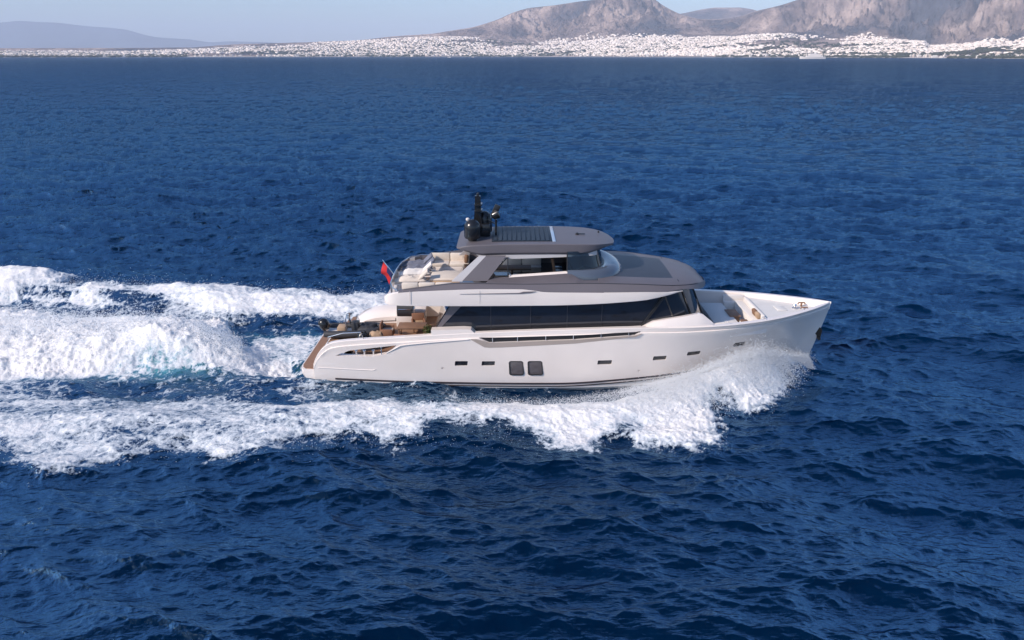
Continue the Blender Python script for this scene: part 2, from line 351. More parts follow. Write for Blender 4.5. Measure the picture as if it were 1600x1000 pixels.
def sea_material():
    m = bpy.data.materials.new('sea_water'); m.use_nodes = True; t = m.node_tree; t.nodes.clear(); N = t.nodes.new; Lk = t.links.new
    out = N('ShaderNodeOutputMaterial'); tc = N('ShaderNodeTexCoord')
    def noise(scale, detail=6, rough=.55, dist=0, sc=(1, 1, 1), off=(0, 0, 0)):
        mp = N('ShaderNodeMapping'); mp.inputs['Scale'].default_value = sc; mp.inputs['Location'].default_value = off; Lk(tc.outputs['Object'], mp.inputs[0])
        n = N('ShaderNodeTexNoise'); n.inputs['Scale'].default_value = scale; n.inputs['Detail'].default_value = detail
        n.inputs['Roughness'].default_value = rough; n.inputs['Distortion'].default_value = dist; Lk(mp.outputs[0], n.inputs['Vector']); return n.outputs[0]
    def math_(op, a, b=None, c=None, clamp=False):
        n = N('ShaderNodeMath'); n.operation = op; n.use_clamp = clamp
        for k, v in enumerate((a, b, c)):
            if v is None: continue
            if isinstance(v, (int, float)): n.inputs[k].default_value = v
            else: Lk(v, n.inputs[k])
        return n.outputs[0]
    def rng_(v, a, b, c=0.0, d=1.0, smooth=True):
        n = N('ShaderNodeMapRange'); n.interpolation_type = 'SMOOTHSTEP' if smooth else 'LINEAR'; Lk(v, n.inputs[0])
        for k, q in zip((1, 2, 3, 4), (a, b, c, d)): n.inputs[k].default_value = q
        return n.outputs[0]
    at = N('ShaderNodeAttribute'); at.attribute_name = 'foam'; foam = at.outputs['Fac']
    ae = N('ShaderNodeAttribute'); ae.attribute_name = 'aerated'; aer = ae.outputs['Fac']
    # water body
    b1 = noise(3.4, 5, .6, .3, (.75, 1.3, 1)); b2 = noise(.55, 6, .6, .4, (.6, 1.5, 1)); b3 = noise(.09, 6, .62, .3, (.45, 1.6, 1))
    vl = N('ShaderNodeVectorMath'); vl.operation = 'LENGTH'; Lk(tc.outputs['Object'], vl.inputs[0]); ln = vl.outputs['Value']
    grow = rng_(ln, 60, 2500, 1, 34, False)
    b0 = noise(7.5, 4, .6, .2, (.8, 1.3, 1))
    hsum = math_('ADD', math_('MULTIPLY', b0, .018), math_('ADD', math_('MULTIPLY', b1, .045), math_('MULTIPLY', grow, math_('ADD', math_('MULTIPLY', b2, .17), math_('MULTIPLY', b3, .45)))))
    bp = N('ShaderNodeBump'); bp.inputs['Strength'].default_value = 1; bp.inputs['Distance'].default_value = 1.0; Lk(hsum, bp.inputs['Height'])
    # body colour drifts slowly over the sea and is paler where air is mixed in
    pat = noise(.006, 4, .5, .2, (1, 2.2, 1))
    c1 = N('ShaderNodeMix'); c1.data_type = 'RGBA'; c1.inputs[6].default_value = (.0002, .0075, .026, 1); c1.inputs[7].default_value = (.0003, .0115, .040, 1); Lk(rng_(pat, .35, .65), c1.inputs[0])
    c2 = N('ShaderNodeMix'); c2.data_type = 'RGBA'; Lk(c1.outputs[2], c2.inputs[6]); c2.inputs[7].default_value = (.10, .38, .42, 1)
    Lk(math_('MULTIPLY', aer, math_('ADD', .25, math_('MULTIPLY', noise(.7, 4), .9)), clamp=True), c2.inputs[0])
    dif = N('ShaderNodeBsdfDiffuse'); Lk(c2.outputs[2], dif.inputs[0])
    gl = N('ShaderNodeBsdfGlossy'); gl.inputs['Roughness'].default_value = .08; gl.inputs[0].default_value = (.36, .63, .90, 1); Lk(bp.outputs[0], gl.inputs['Normal'])  # blue tint paints in the reflection of higher, bluer sky
    fr = N('ShaderNodeFresnel'); fr.inputs[0].default_value = 1.333; Lk(bp.outputs[0], fr.inputs['Normal'])
    mw = N('ShaderNodeMixShader'); Lk(math_('MINIMUM', math_('MULTIPLY', math_('POWER', fr.outputs[0], 1.8), 1.7), .36), mw.inputs[0]); Lk(dif.outputs[0], mw.inputs[1]); Lk(gl.outputs[0], mw.inputs[2])
    # foam
    f1 = noise(1.3, 9, .68, 1.2, (.8, 1.15, 1)); f2 = noise(5.5, 6, .65, 1.0, (1, 1, 1), (3, 1, 0))
    vo = N('ShaderNodeTexVoronoi'); vo.feature = 'DISTANCE_TO_EDGE'; vo.inputs['Scale'].default_value = 1.7
    nm = N('ShaderNodeVectorMath'); nm.operation = 'ADD'
    nz = N('ShaderNodeTexNoise'); nz.inputs['Scale'].default_value = 1.3; nz.inputs['Detail'].default_value = 5; Lk(tc.outputs['Object'], nz.inputs['Vector'])
    sc_ = N('ShaderNodeVectorMath'); sc_.operation = 'SCALE'; sc_.inputs['Scale'].default_value = 1.3; Lk(nz.outputs['Color'], sc_.inputs[0])
    Lk(tc.outputs['Object'], nm.inputs[0]); Lk(sc_.outputs[0], nm.inputs[1]); Lk(nm.outputs[0], vo.inputs['Vector'])
    lace = rng_(vo.outputs['Distance'], .0, .22, 1, 0)
    nn = math_('ADD', math_('MULTIPLY', math_('SUBTRACT', f1, .5), 2.3), math_('ADD', math_('MULTIPLY', math_('SUBTRACT', f2, .5), 1.7), math_('ADD', math_('MULTIPLY', lace, .34), math_('MULTIPLY', math_('SUBTRACT', noise(.42, 3, .5, .5, (.7, 1.2, 1)), .5), 1.5))))
    lvl = math_('ADD', math_('MULTIPLY', foam, 1.35), math_('MULTIPLY', nn, .62))
    gate = rng_(foam, .02, .15)
    fm = math_('MULTIPLY', math_('ADD', math_('MULTIPLY', rng_(lvl, .56, .80), .55), math_('MULTIPLY', rng_(lvl, .68, 1.05), .45)), gate)
    # thin veil of bubbles round the denser foam
    fcol = N('ShaderNodeMix'); fcol.data_type = 'RGBA'; fcol.inputs[6].default_value = (.50, .57, .64, 1); fcol.inputs[7].default_value = (.82, .81, .81, 1); Lk(rng_(lvl, .7, 1.5), fcol.inputs[0])
    fb = N('ShaderNodeBump'); fb.inputs['Strength'].default_value = .5; fb.inputs['Distance'].default_value = .22
    Lk(math_('ADD', f1, math_('MULTIPLY', f2, .35)), fb.inputs['Height'])
    fd = N('ShaderNodeBsdfDiffuse'); Lk(fcol.outputs[2], fd.inputs[0]); Lk(fb.outputs[0], fd.inputs['Normal'])
    # scattered whitecap flecks
    mx = N('ShaderNodeMixShader'); Lk(fm, mx.inputs[0]); Lk(mw.outputs[0], mx.inputs[1]); Lk(fd.outputs[0], mx.inputs[2]); Lk(mx.outputs[0], out.inputs[0])
    return m
sea = build_sea()

# ================================================================ YACHT
yacht = empty('motor_yacht', (0, YB, -.06))
tag(yacht, 'long white motor yacht with grey superstructure speeding to the right through its own bow wave', 'yacht')

def arr(tab):
    return interp(tab)
capS = interp([(-9.95, 1.0), (-9.75, 1.45), (-9.3, 1.98), (-8.95, 2.2), (-8.4, 2.32), (-7.5, 2.42), (-5.6, 2.56), (-3.75, 2.7), (-1.8, 2.8), (3, 2.98), (6.3, 3.05), (8.8, 3.02), (11, 3.05), (13.5, 3.12), (15.3, 3.2), (16.9, 3.28)])
capP = interp([(-9.95, .9), (-9.3, 1.0), (-8.6, 1.45), (-8, 1.7), (-6.5, 1.9), (-4.5, 2.3), (-1.8, 2.8), (3, 2.98), (6.3, 3.05), (8.8, 3.02), (11, 3.05), (13.5, 3.12), (15.3, 3.2), (16.9, 3.28)])
beam = interp([(-9.95, 3.12), (-9.3, 3.28), (-8, 3.4), (-4, 3.5), (3, 3.5), (7, 3.42), (10, 3.15), (12, 2.72), (13.5, 2.2), (14.8, 1.55), (15.8, .95), (16.5, .42), (16.88, .07)])
wl = interp([(-9.95, 3.05), (-4, 3.28), (3, 3.25), (7, 2.9), (10, 2.15), (12, 1.48), (14, .75), (15.3, .3), (16.1, .07), (16.88, .05)])
def stem_shift(x, z):                       # rake of the stem: stations near the bow lean back towards the water
    f = sstep(12.0, 16.9, np.array(x)); return float(f) * (-.85 * (1 - max(0, min(1, z / 3.28))) ** 1.15)
def deckz(x):
    return 1.3 if x < -8.5 else (1.35 if x < -3.7 else (2.1 if x < 6.6 else (2.28 if x < 12.95 else 2.88)))
def side(x, capf):
    zc, b, w_ = capf(x), beam(x), wl(x)
    p = 1.0 + .75 * float(sstep(6, 15, np.array(x)))
    pts = [(w_ * .15, -1.1), (w_ * .8, -.75), (w_ * .97, -.25)]
    for f in (0.02, .12, .25, .4, .55, .7, .82):
        pts.append((w_ + (b - w_) * f ** p, .1 + (zc - .1) * f))
    lz = zc - .30
    fz = (lz - .1) / (zc - .1)
    bl = w_ + (b - w_) * max(fz, .01) ** p
    pts += [(bl + .01, lz), (bl + .012, lz + .03), (bl - .05, lz + .05), (b - .06, zc - .025), (b - .085, zc)]
    t = min(.24, b * .35)
    pts += [(b - .085 - t, zc), (b - .11 - t, zc - .03), (b - .13 - t - .02, min(deckz(x), zc - .05)), (0.0, min(deckz(x), zc - .05))]
    return pts
xs = sorted(set([-9.95, -9.85, -9.7, -9.5, -9.3, -9.1, -8.95, -8.7, -8.51, -8.49, -8.2] + [round(-8 + .5 * i, 2) for i in range(9)] + [-3.71, -3.69] + [round(-3.5 + .5 * i, 2) for i in range(20)] +
            [6.59, 6.61] + [round(7 + .5 * i, 2) for i in range(12)] + [12.94, 12.96] + [round(13 + .3 * i, 2) for i in range(11)] + [16.2, 16.4, 16.6, 16.75, 16.88]))
rings = []
for x in xs:
    s_, p_ = side(x, capS), side(x, capP)
    ring = [(x + stem_shift(x, z), -y, z) for y, z in s_] + [(x + stem_shift(x, z), y, z) for y, z in reversed(p_[:-1])]
    rings.append(ring)
bm = bmesh.new(); loft(bm, rings)
hull = fin('hull', bm, [M['gel'], M['antifoul'], M['deckwhite'], M['teak']], yacht, 40)
for p in hull.data.polygons:
    c = p.center
    if p.normal.z > .9 and abs(c.y) < beam(c.x) - .3 and c.z < capS(c.x) - .1 and c.z > .5: p.material_index = 3 if c.x < 6.6 else 2

cutters = []
def cutter(poly, y0, y1):
    b_ = bmesh.new(); prism(b_, poly, y0, y1); bmesh.ops.recalc_face_normals(b_, faces=b_.faces[:])
    me = bpy.data.meshes.new('cutter'); b_.to_mesh(me); b_.free(); o = link('cutter', me, yacht); cutters.append(o)
def cutter_pts(pts):                           # outer quad ring / inner quad ring
    b_ = bmesh.new(); loft(b_, pts); bmesh.ops.recalc_face_normals(b_, faces=b_.faces[:])
    me = bpy.data.meshes.new('cutter'); b_.to_mesh(me); b_.free(); o = link('cutter', me, yacht); cutters.append(o)
wing = [(-8.75, 1.53), (-8.45, 1.68), (-8.02, 1.84), (-7.0, 1.98), (-5.66, 2.16), (-5.95, 1.86), (-6.2, 1.68), (-6.9, 1.52)]
cutter(wing, -4.2, -2.9)
# the long dark slot
slot = [(-1.62, 2.56), (-1.12, 2.30), (3.1, 2.46), (6.0, 2.68), (6.25, 2.84), (3.1, 2.70), (-1.0, 2.575)]
cutter(slot, -3.9, -3.22)
ports = [(-2.85, -2.22, 1.29, 1.02), (-1.52, -.87, 1.28, 1.03), (4.24, 4.95, 1.30, 1.06), (7.02, 7.70, 1.44, 1.2), (8.78, 9.47, 1.56, 1.33), (11.26, 11.9, 1.80, 1.55)]
def side_y(x, z):                               # lateral position of the starboard shell
    s_ = side(x, capS); s_ = [q for q in s_ if q[1] < capS(x) - .28][:10]
    for a, b in zip(s_, s_[1:]):
        if a[1] <= z <= b[1]: return -(a[0] + (b[0] - a[0]) * (z - a[1]) / (b[1] - a[1]))
    return -beam(x)
def rrect(x0, x1, z0, z1, r, sk=0.0, n=4):
    pts = []
    for cx, cz, a0 in ((x1 - r, z1 - r, 0), (x0 + r, z1 - r, 90), (x0 + r, z0 + r, 180), (x1 - r, z0 + r, 270)):
        for k in range(n + 1):
            a = R(a0 + 90 * k / n); zz = cz + r * math.sin(a); pts.append((cx + r * math.cos(a) + sk * (zz - z0), zz))
    return pts
for x0, x1, z1, z0 in ports:
    ym = side_y((x0 + x1) / 2, (z0 + z1) / 2)
    q_ = rrect(x0, x1, z0, z1, .04, .12)
    cutter_pts([[(a, ym - .6, b) for a, b in q_], [(a, side_y(a, b) - .02, b) for a, b in q_], [(a, side_y(a, b) + .10, b) for a, b in q_]])
bigs = [(-.13, .60, .50, 1.29), (.80, 1.55, .50, 1.29)]
for x0, x1, z0, z1 in bigs:
    cutter(rrect(x0, x1, z0, z1, .12, -.05), -4.0, side_y(.7, .9) + .05)
for x, z in ((-3.45, .9), (6.37, .64)):
    cutter([(x + .07 * math.cos(a * math.pi / 4), z + .06 * math.sin(a * math.pi / 4)) for a in range(8)], -4, side_y(x, z) + .06)
for c in cutters:
    md = hull.modifiers.new('cut', 'BOOLEAN'); md.operation = 'DIFFERENCE'; md.object = c; md.solver = 'EXACT'
bpy.context.view_layer.update()
dg = bpy.context.evaluated_depsgraph_get()
hm = bpy.data.meshes.new_from_object(hull.evaluated_get(dg)); hull.modifiers.clear(); hull.data = hm
for c in cutters: bpy.data.objects.remove(c, do_unlink=True)
hull.data.name = 'hull'
hm.set_sharp_from_angle(angle=R(30))

# stripes along the waterline follow the shell
def strip(name, x0, x1, za, zb, m, off=.012, n=60):
    b_ = bmesh.new(); rr = []
    for k in range(n + 1):
        x = x0 + (x1 - x0) * k / n; a, b = za(x), zb(x)
        ring = []
        for z, o_ in ((a, off), (b, off), (b, -.03), (a, -.03)):
            ring.append((x + stem_shift(x, z), side_y(x, max(z, .06)) - o_ if z > .06 else -(wl(x) * (.97 + .03 * min(1, (z + .25) / .3))) - o_, z))
        rr.append(ring)
    loft(b_, rr); return fin(name, b_, m, yacht, 40)
btz = interp([(-9, .20), (-5, .09), (-.6, .0), (2.2, -.02), (4.8, .10), (7.7, .26), (11, .44), (15.6, .68)])
strip('boot_stripe', -8.9, 15.3, lambda x: btz(x) - .03, lambda x: btz(x) + .07, M['boot'])
strip('boot_stripe', -6.5, 10, lambda x: btz(x) - .17, lambda x: btz(x) - .11, M['boot'], .02)
# crease of the stern quarter
b_ = bmesh.new(); tube(b_, [(-9.7, side_y(-9.6, .84) - .004, .84), (-8.3, side_y(-8.3, .79) - .004, .79), (-6.95, side_y(-6.95, .74) - .004, .74), (-6.8, side_y(-6.8, .78) - .004, .80)], .022, 6)
fin('side_moulding', b_, M['gel'], yacht)
# knuckle running aft of the recess
b_ = bmesh.new(); kn = [(-6.2, 1.72), (-5.45, 2.16), (-5.2, 2.2), (-4, 2.33), (-2.1, 2.49)]
tube(b_, [(x, side_y(x, z) - .002, z) for x, z in kn], .026, 6); fin('side_moulding', b_, M['gel'], yacht)

for x0, x1, z1, z0 in ports:
    xm = (x0 + x1) / 2; ym = side_y(xm, (z0 + z1) / 2)
    q_ = rrect(x0 - .01, x1 + .01, z0 - .01, z1 + .01, .04, .12)
    b_ = bmesh.new(); loft(b_, [[(a, side_y(a, b) + .06, b) for a, b in q_], [(a, side_y(a, b) + .12, b) for a, b in q_]])
    po = fin('porthole', b_, M['glass'], yacht)
for x0, x1, z0, z1 in bigs:
    ys = side_y((x0 + x1) / 2, .9)
    b_ = bmesh.new(); prism(b_, rrect(x0 - .01, x1 + .01, z0 - .01, z1 + .01, .12, -.05), ys + .02, ys + .055)
    pw = fin('hull_window', b_, mat('smoked_window', (.09, .08, .085), .12, coat=1) if 'smk' not in M else M['smk'], yacht); M['smk'] = pw.data.materials[0]
    b_ = bmesh.new(); o1 = rrect(x0 - .0, x1 + .0, z0, z1, .12, -.05); i1 = rrect(x0 + .05, x1 - .05, z0 + .05, z1 - .05, .09, -.05)
    loft(b_, [[(a, ys + .01, b) for a, b in o1], [(a, ys - .012, b) for a, b in o1], [(a, ys - .012, b) for a, b in i1], [(a, ys + .02, b) for a, b in i1]], caps=False)
    fin('window_frame', b_, M['frame'], pw)
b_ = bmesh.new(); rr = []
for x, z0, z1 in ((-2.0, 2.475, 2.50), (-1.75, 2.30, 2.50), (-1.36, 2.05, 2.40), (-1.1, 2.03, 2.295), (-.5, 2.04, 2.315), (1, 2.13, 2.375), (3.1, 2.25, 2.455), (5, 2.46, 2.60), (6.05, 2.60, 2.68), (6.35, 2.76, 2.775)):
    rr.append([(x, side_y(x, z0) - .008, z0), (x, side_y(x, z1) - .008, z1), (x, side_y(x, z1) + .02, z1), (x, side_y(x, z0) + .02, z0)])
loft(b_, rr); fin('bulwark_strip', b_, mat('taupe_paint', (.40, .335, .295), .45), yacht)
b_ = bmesh.new(); prism(b_, [(-1.7, 2.58), (-1.15, 2.28), (3.1, 2.44), (6.05, 2.66), (6.3, 2.86), (3.1, 2.72), (-1.0, 2.59)], -3.36, -3.2); fin('slot_panel', b_, M['frame'], yacht)
# recess stanchions and slot glass
for x in (-.95, .27, 1.65, 3.0, 4.35, 5.7):
    zt_ = 2.57 + (x + 1) * .034
    b_ = bmesh.new(); tube(b_, [(x, -3.43, zt_ - .25), (x, -3.43, zt_ + .02)], .022, 8); fin('stanchion', b_, M['chrome'], yacht)
# things seen in the wing opening: fairlead posts
for x in (-7.75, -7.35, -6.9):
    b_ = bmesh.new(); lathe(b_, [(.05, 1.35), (.05, 1.68), (.085, 1.70), (.085, 1.75), (.03, 1.77)], (x, -3.05, 0), 12); fin('bollard', b_, M['chrome'], yacht)
b_ = bmesh.new(); tube(b_, [(-6.45, -3.33, 1.62), (-6.45, -3.33, 2.08)], .025, 8); fin('stanchion', b_, M['chrome'], yacht)

# stern platform and steps
b_ = bmesh.new(); pl = [(-10.72, 2.5), (-10.66, 2.75), (-10.5, 2.95), (-9.9, 3.03)]
outl = [(x, -y) for x, y in reversed(pl)] + pl
loft(b_, [[(x + (.12 if z < .3 else 0), y, z) for x, y in outl] for z in (.14, .40, .62, .66)])
sp_ = fin('swim_platform', b_, M['gel'], yacht)
b_ = bmesh.new(); loft(b_, [[(x * 1.0 + .07 if x < -10 else x, y * .965, z) for x, y in outl] for z in (.655, .69)]); fin('teak_deck', b_, M['teak'], sp_)
for sgn, nm in ((-1, 's'), (1, 'p')):
    for k in range(4):
        b_ = bmesh.new(); x0 = -9.98 + .27 * k; bx(b_, x0, x0 + 1.1, sgn * 2.58 - .42, sgn * 2.58 + .42, .6, .84 + .17 * k, .02); st = fin('step', b_, M['gel'], yacht)
        b_ = bmesh.new(); bx(b_, x0 + .01, x0 + .29, sgn * 2.58 - .40, sgn * 2.58 + .40, .84 + .17 * k - .004, .862 + .17 * k); fin('tread', b_, M['teak'], st)
b_ = bmesh.new(); prism(b_, [(-10.02, .64), (-9.55, 1.34), (-9.2, 1.38), (-9.2, .64)], -2.12, 2.12); fin('transom_door', b_, M['teak'], yacht)

# port quarter: wide rounded coaming with a locker front
b_ = bmesh.new(); rr = []
top = interp([(-9.2, 1.0), (-8.8, 1.42), (-8.2, 1.78), (-7.4, 1.95), (-6.4, 2.02), (-5.2, 2.05), (-4.9, 2.0)])
for x in np.linspace(-9.2, -4.9, 22):
    t_ = top(float(x)); rr.append([(x, 3.35, 1.2 if t_ > 1.25 else t_ - .1), (x, 3.3, t_ - .04), (x, 3.15, t_ + .06), (x, 2.6, t_ + .03), (x, 2.15, t_ - .12), (x, 2.0, t_ - .28), (x, 1.97, min(1.0, t_ - .3))])
loft(b_, rr); lock = fin('port_coaming', b_, M['gel'], yacht)
b_ = bmesh.new(); tube(b_, [(-8.3, 1.97, 1.42), (-6.0, 1.97, 1.52)], .018, 6); fin('seam', b_, M['frame'], lock)
b_ = bmesh.new(); bx(b_, -6.55, -6.45, 1.92, 1.99, 1.5, 1.66, .01); fin('latch', b_, M['frame'], lock)

# ---- main deck house: one body of dark glass, raked windscreen forward
def house_ring(z, k):
    t = (z - 2.0) / 2.7
    xf = 10.35 - 1.15 * t; pts = []
    for a in (0, 12, 25, 38, 52, 66, 80, 90):    # rounded front
        c, s_ = math.cos(R(a)), math.sin(R(a)); pts.append((xf - 3.4 * (1 - c ** .85), 2.85 * s_ ** .62 if a else 0.0))
    xa = -3.85 + .72 * max(0, (z - 2.75) / 1.2)
    half = pts + [(3, 2.9), (-1, 2.9), (xa, 2.9), (xa, 0)]
    return [(x, -y, z) for x, y in half] + [(x, y, z) for x, y in reversed(half[1:-1])]
b_ = bmesh.new(); loft(b_, [house_ring(z, 0) for z in (2.0, 2.75, 3.4, 4.1, 4.78)])
house = fin('saloon_glazing', b_, M['glass'], yacht, 25)
for x in (-1.05, .9, 2.7, 4.4):                # faint joints of the big panes
    b_ = bmesh.new(); bx(b_, x, x + .025, -2.912, -2.895, 2.7, 4.4); fin('pane_joint', b_, M['charcoal'], house)
b_ = bmesh.new(); prism(b_, [(6.35, 2.98), (6.47, 2.98), (7.5, 4.5), (7.38, 4.5)], -2.93, -2.80); fin('pillar', b_, M['frame'], house)
b_ = bmesh.new(); prism(b_, [(-3.72, 2.86), (-3.55, 2.86), (-2.35, 4.15), (-2.95, 4.15)], -2.93, -2.89); fin('wing_panel', b_, M['grey'], house)
for a in (18, 44, 66):                          # windscreen mullions
    for sg in (-1, 1):
        p_ = []
        for z in (2.35, 4.75):
            t = (z - 2.0) / 2.7; xf = 10.35 - 1.15 * t; c, s_ = math.cos(R(a)), math.sin(R(a)); p_.append((xf - 3.4 * (1 - c ** .85) + .012, sg * (2.85 * s_ ** .62 + .012), z))
        b_ = bmesh.new(); tube(b_, p_, .035, 6); fin('mullion', b_, M['frame'], house)
# white sill of the side deck below the glass, raised box aft
for sg in (-1, 1):
    b_ = bmesh.new(); loft(b_, [[(x, sg * 2.88, 2.1), (x, sg * 3.0, 2.1), (x, sg * 2.99, z), (x, sg * 2.9, z + .03)] for x, z in ((-3.8, 2.78), (-2.0, 2.80), (-1.8, 2.60), (3, 2.8), (6.4, 2.96))])
    fin('side_sill', b_, M['gel'], yacht)
    b_ = bmesh.new(); prism(b_, [(-3.95, 2.45), (-3.95, 2.93), (-2.35, 2.99), (-2.0, 2.96), (-1.75, 2.72), (-1.75, 2.45)], sg * 3.42, sg * 2.95); fin('boarding_door', b_, M['gel'], yacht)
    # forward coaming rising beside the windscreen
    b_ = bmesh.new()
    rr = []
    for x, z in ((6.3, 2.95), (6.5, 3.04), (6.95, 3.26), (7.6, 3.36), (8.4, 3.47), (9.2, 3.60), (9.4, 3.55), (9.95, 3.1), (10.1, 2.98)):
        bb = beam(x); rr.append([(x, sg * (bb - .14), 2.9), (x, sg * (bb - .17), min(z, 3.0 + (z - 3) * .25)), (x, sg * (bb - .40), z), (x, sg * (bb - .62), z - .02), (x, sg * (bb - .66), 2.3)])
    loft(b_, rr); fin('forward_coaming', b_, M['gel'], yacht, 30)

# ---- upper deck: white band, grey coaming, roof
ub = interp([(-6.2, 3.0), (-6.0, 3.25), (-5.4, 3.4), (-3, 3.45), (4, 3.45), (6.2, 3.35), (7.7, 3.1), (8.6, 2.72), (9.3, 2.15), (9.75, 1.4), (10.0, .45), (10.03, .1)])
zt = interp([(-6.2, 4.55), (-5.95, 4.72), (-5.4, 4.86), (-3.7, 4.98), (-1.2, 5.06), (.6, 5.05), (1.6, 4.90), (4, 4.88), (6.1, 4.87), (7.6, 4.81), (8.3, 4.79)])
zb = interp([(-6.2, 4.16), (-4.6, 4.14), (1.5, 4.17), (6.15, 4.38), (7.7, 4.62), (8.3, 4.74)])
b_ = bmesh.new(); rr = []
for x in [-6.2, -6.1, -6.0, -5.7, -5.4] + [round(-5 + .5 * i, 2) for i in range(26)] + [7.9, 8.3]:
    b, t_, u = ub(x), zt(x), zb(x); fl = 4.36 if x < 4.3 else t_ - .06
    h_ = [(0, u), (b - .25, u), (b - .02, u + .04), (b, u + .1 if u + .1 < t_ - .03 else t_ - .03), (b - .01, t_ - .02), (b - .04, t_), (b - .2, t_), (b - .22, min(fl, t_ - .01)), (0, min(fl, t_ - .01))]
    rr.append([(x, -y, z) for y, z in h_] + [(x, y, z) for y, z in reversed(h_[1:-1])])
loft(b_, rr); band = fin('upper_deck_band', b_, [M['gel'], M['teak']], yacht, 35)
for p in band.data.polygons:
    if p.normal.z > .9 and abs(p.center.y) < 3.0 and p.center.z < 4.5: p.material_index = 1
b_ = bmesh.new(); prism(b_, [(-2.5, 4.80), (.35, 4.86), (.55, 4.92), (1.15, 4.935), (.95, 4.87), (.45, 4.82)], -3.475, -3.43); fin('side_vent', b_, M['grey'], band)
# panel joints on the band
for x in (-4.9, -1.55):
    b_ = bmesh.new(); bx(b_, x, x + .012, -3.462, -3.44, 4.3, 4.95); fin('panel_joint', b_, M['lightgrey'], band)

cz = interp([(-5.45, 4.89), (-4, 5.10), (-2.57, 5.26), (.6, 5.22), (3.7, 5.26), (6.1, 5.19), (7.4, 5.08), (8.7, 4.96), (9.4, 4.88), (10.03, 4.72)])
sill = interp([(-1.25, 5.24), (-.9, 5.27), (2.7, 5.53), (3.6, 5.6), (4.4, 5.6)])
for sg in (-1, 1):
    b_ = bmesh.new(); rr = []
    for x in [-5.45, -5.2, -4.8, -4.4, -4, -3.5, -3, -2.5, -2, -1.5, -1.27, -1.2, -.9, 0, .6, 1.2, 2, 2.7, 2.9, 3.1, 3.3, 3.5, 3.9, 4.4]:
        b = ub(x); c = cz(x)
        if x <= -1.26: h_ = [(b - .015, zt(x) - .03), (b - .01, zt(x) + .0), (b - .24, c), (b - .40, c), (b - .42, 4.4), (b - .3, 4.4)]
        else:
            k = min(1, (x + 1.26) / .3); si = c + (sill(x) - c) * k; in_ = .24 + .55 * k
            f_ = float(sstep(2.7, 3.5, np.array(x))); si = si + (c + .015 - si) * f_; in_ = in_ + (.3 - in_) * f_
            h_ = [(b - .015, zt(x) - .03), (b - .01, zt(x) + .0), (b - .24, c), (b - .24 - in_ * .95, si), (b - .42 - in_ * .95, si), (b - .42 - in_ * .95, 4.4)]
        rr.append([(x, sg * y, z) for y, z in h_])
    loft(b_, rr); fin('flybridge_coaming', b_, M['grey'], yacht, 22)
    b_ = bmesh.new(); tube(b_, [(x, sg * (ub(x) - .235), cz(x) + .004) for x in np.linspace(-5.2, 9.2, 40)], .018, 5); fin('coaming_moulding', b_, M['darkgrey'], yacht)

b_ = bmesh.new(); rr = []
rz = interp([(4.2, 5.36), (5.6, 5.30), (7.7, 5.18), (8.6, 5.12), (9.3, 4.98), (9.75, 4.78), (9.97, 4.52), (10.03, 4.38)])
rb_ = interp([(4.2, 4.4), (7.7, 4.50), (9, 4.52), (9.7, 4.42), (10.03, 4.26)])
for x in [4.2, 4.6, 5, 5.5, 6, 6.5, 7, 7.5, 8, 8.3, 8.6, 8.9, 9.2, 9.4, 9.6, 9.75, 9.88, 9.97, 10.03]:
    b = ub(x); k = min(1, max(0, (x - 7.9) / .5)); e = zt(x) if x < 7.6 else (4.86 - .3 * float(sstep(8.2, 10.03, np.array(x))))
    u = rb_(x); u = max(u, zb(x) + .05) if x < 7.9 else u
    c = min(cz(x), rz(x) - .005)
    c = max(c, e + .02)
    e2 = min(e, c - .02)
    uu = min(u, e2 - .03)
    h_ = [(0, uu), (b * .55, uu + .0), (b - .08 * b / 3.4, e2 - .015), (b - .01, e2 + .005), (b - .24 * min(1, b), c), (b - .40 * min(1, b), c + .035 * (rz(x) > c + .03)), (b * .62, rz(x) - .03), (b * .3, rz(x)), (0, rz(x) + .01)]
    rr.append([(x, -y, z) for y, z in h_] + [(x, y, z) for y, z in reversed(h_[1:-1])])
loft(b_, rr); roof = fin('wheelhouse_roof', b_, [M['grey'], M['darkgrey']], yacht, 28)
for p in roof.data.polygons:
    if p.normal.z > .96 and p.center.x < 8.0 and abs(p.center.y) < 1.95: p.material_index = 1
b_ = bmesh.new(); tube(b_, [(8.2, sg_ * ub(8.2) * .78, 5.15 - abs(sg_) * .06) for sg_ in np.linspace(-1, 1, 13)], .012, 5); fin('roof_seam', b_, M['black'], roof)

# fairing that carries the windscreen
def fr_path(f):
    return [(x, -y) for x, y in f[::-1][:0]] 
wbot = [(2.7, 2.32), (3.3, 2.24), (3.9, 2.02), (4.35, 1.6), (4.6, 1.05), (4.7, .5), (4.72, 0)]
wtop = [(2.7, 2.05), (3.2, 1.97), (3.7, 1.76), (4.1, 1.38), (4.3, .9), (4.38, .42), (4.4, 0)]
fbot = [(2.7, 2.5), (3.6, 2.62), (4.4, 2.5), (5.0, 2.1), (5.45, 1.45), (5.66, .7), (5.72, 0)]
def full(p): return p + [(x, -y) for x, y in reversed(p[:-1])]
def lerp2(a, b, t): return [(p[0] + (q[0] - p[0]) * t, p[1] + (q[1] - p[1]) * t) for p, q in zip(a, b)]
b_ = bmesh.new()
lv = [(0, 5.62), (.15, 5.67), (.4, 5.69), (.65, 5.64), (.85, 5.5), (.96, 5.34), (1, 5.12)]
loft(b_, [[(x, y, z) for x, y in full(lerp2(wbot, fbot, t))] for t, z in lv] , closed=False)
fair = fin('windscreen_fairing', b_, mat('grey_gloss_sky_tint', (.085, .105, .14), .22, coat=.8), yacht, 60)  # grey fairing, blue of the reflected sky put into the base colour
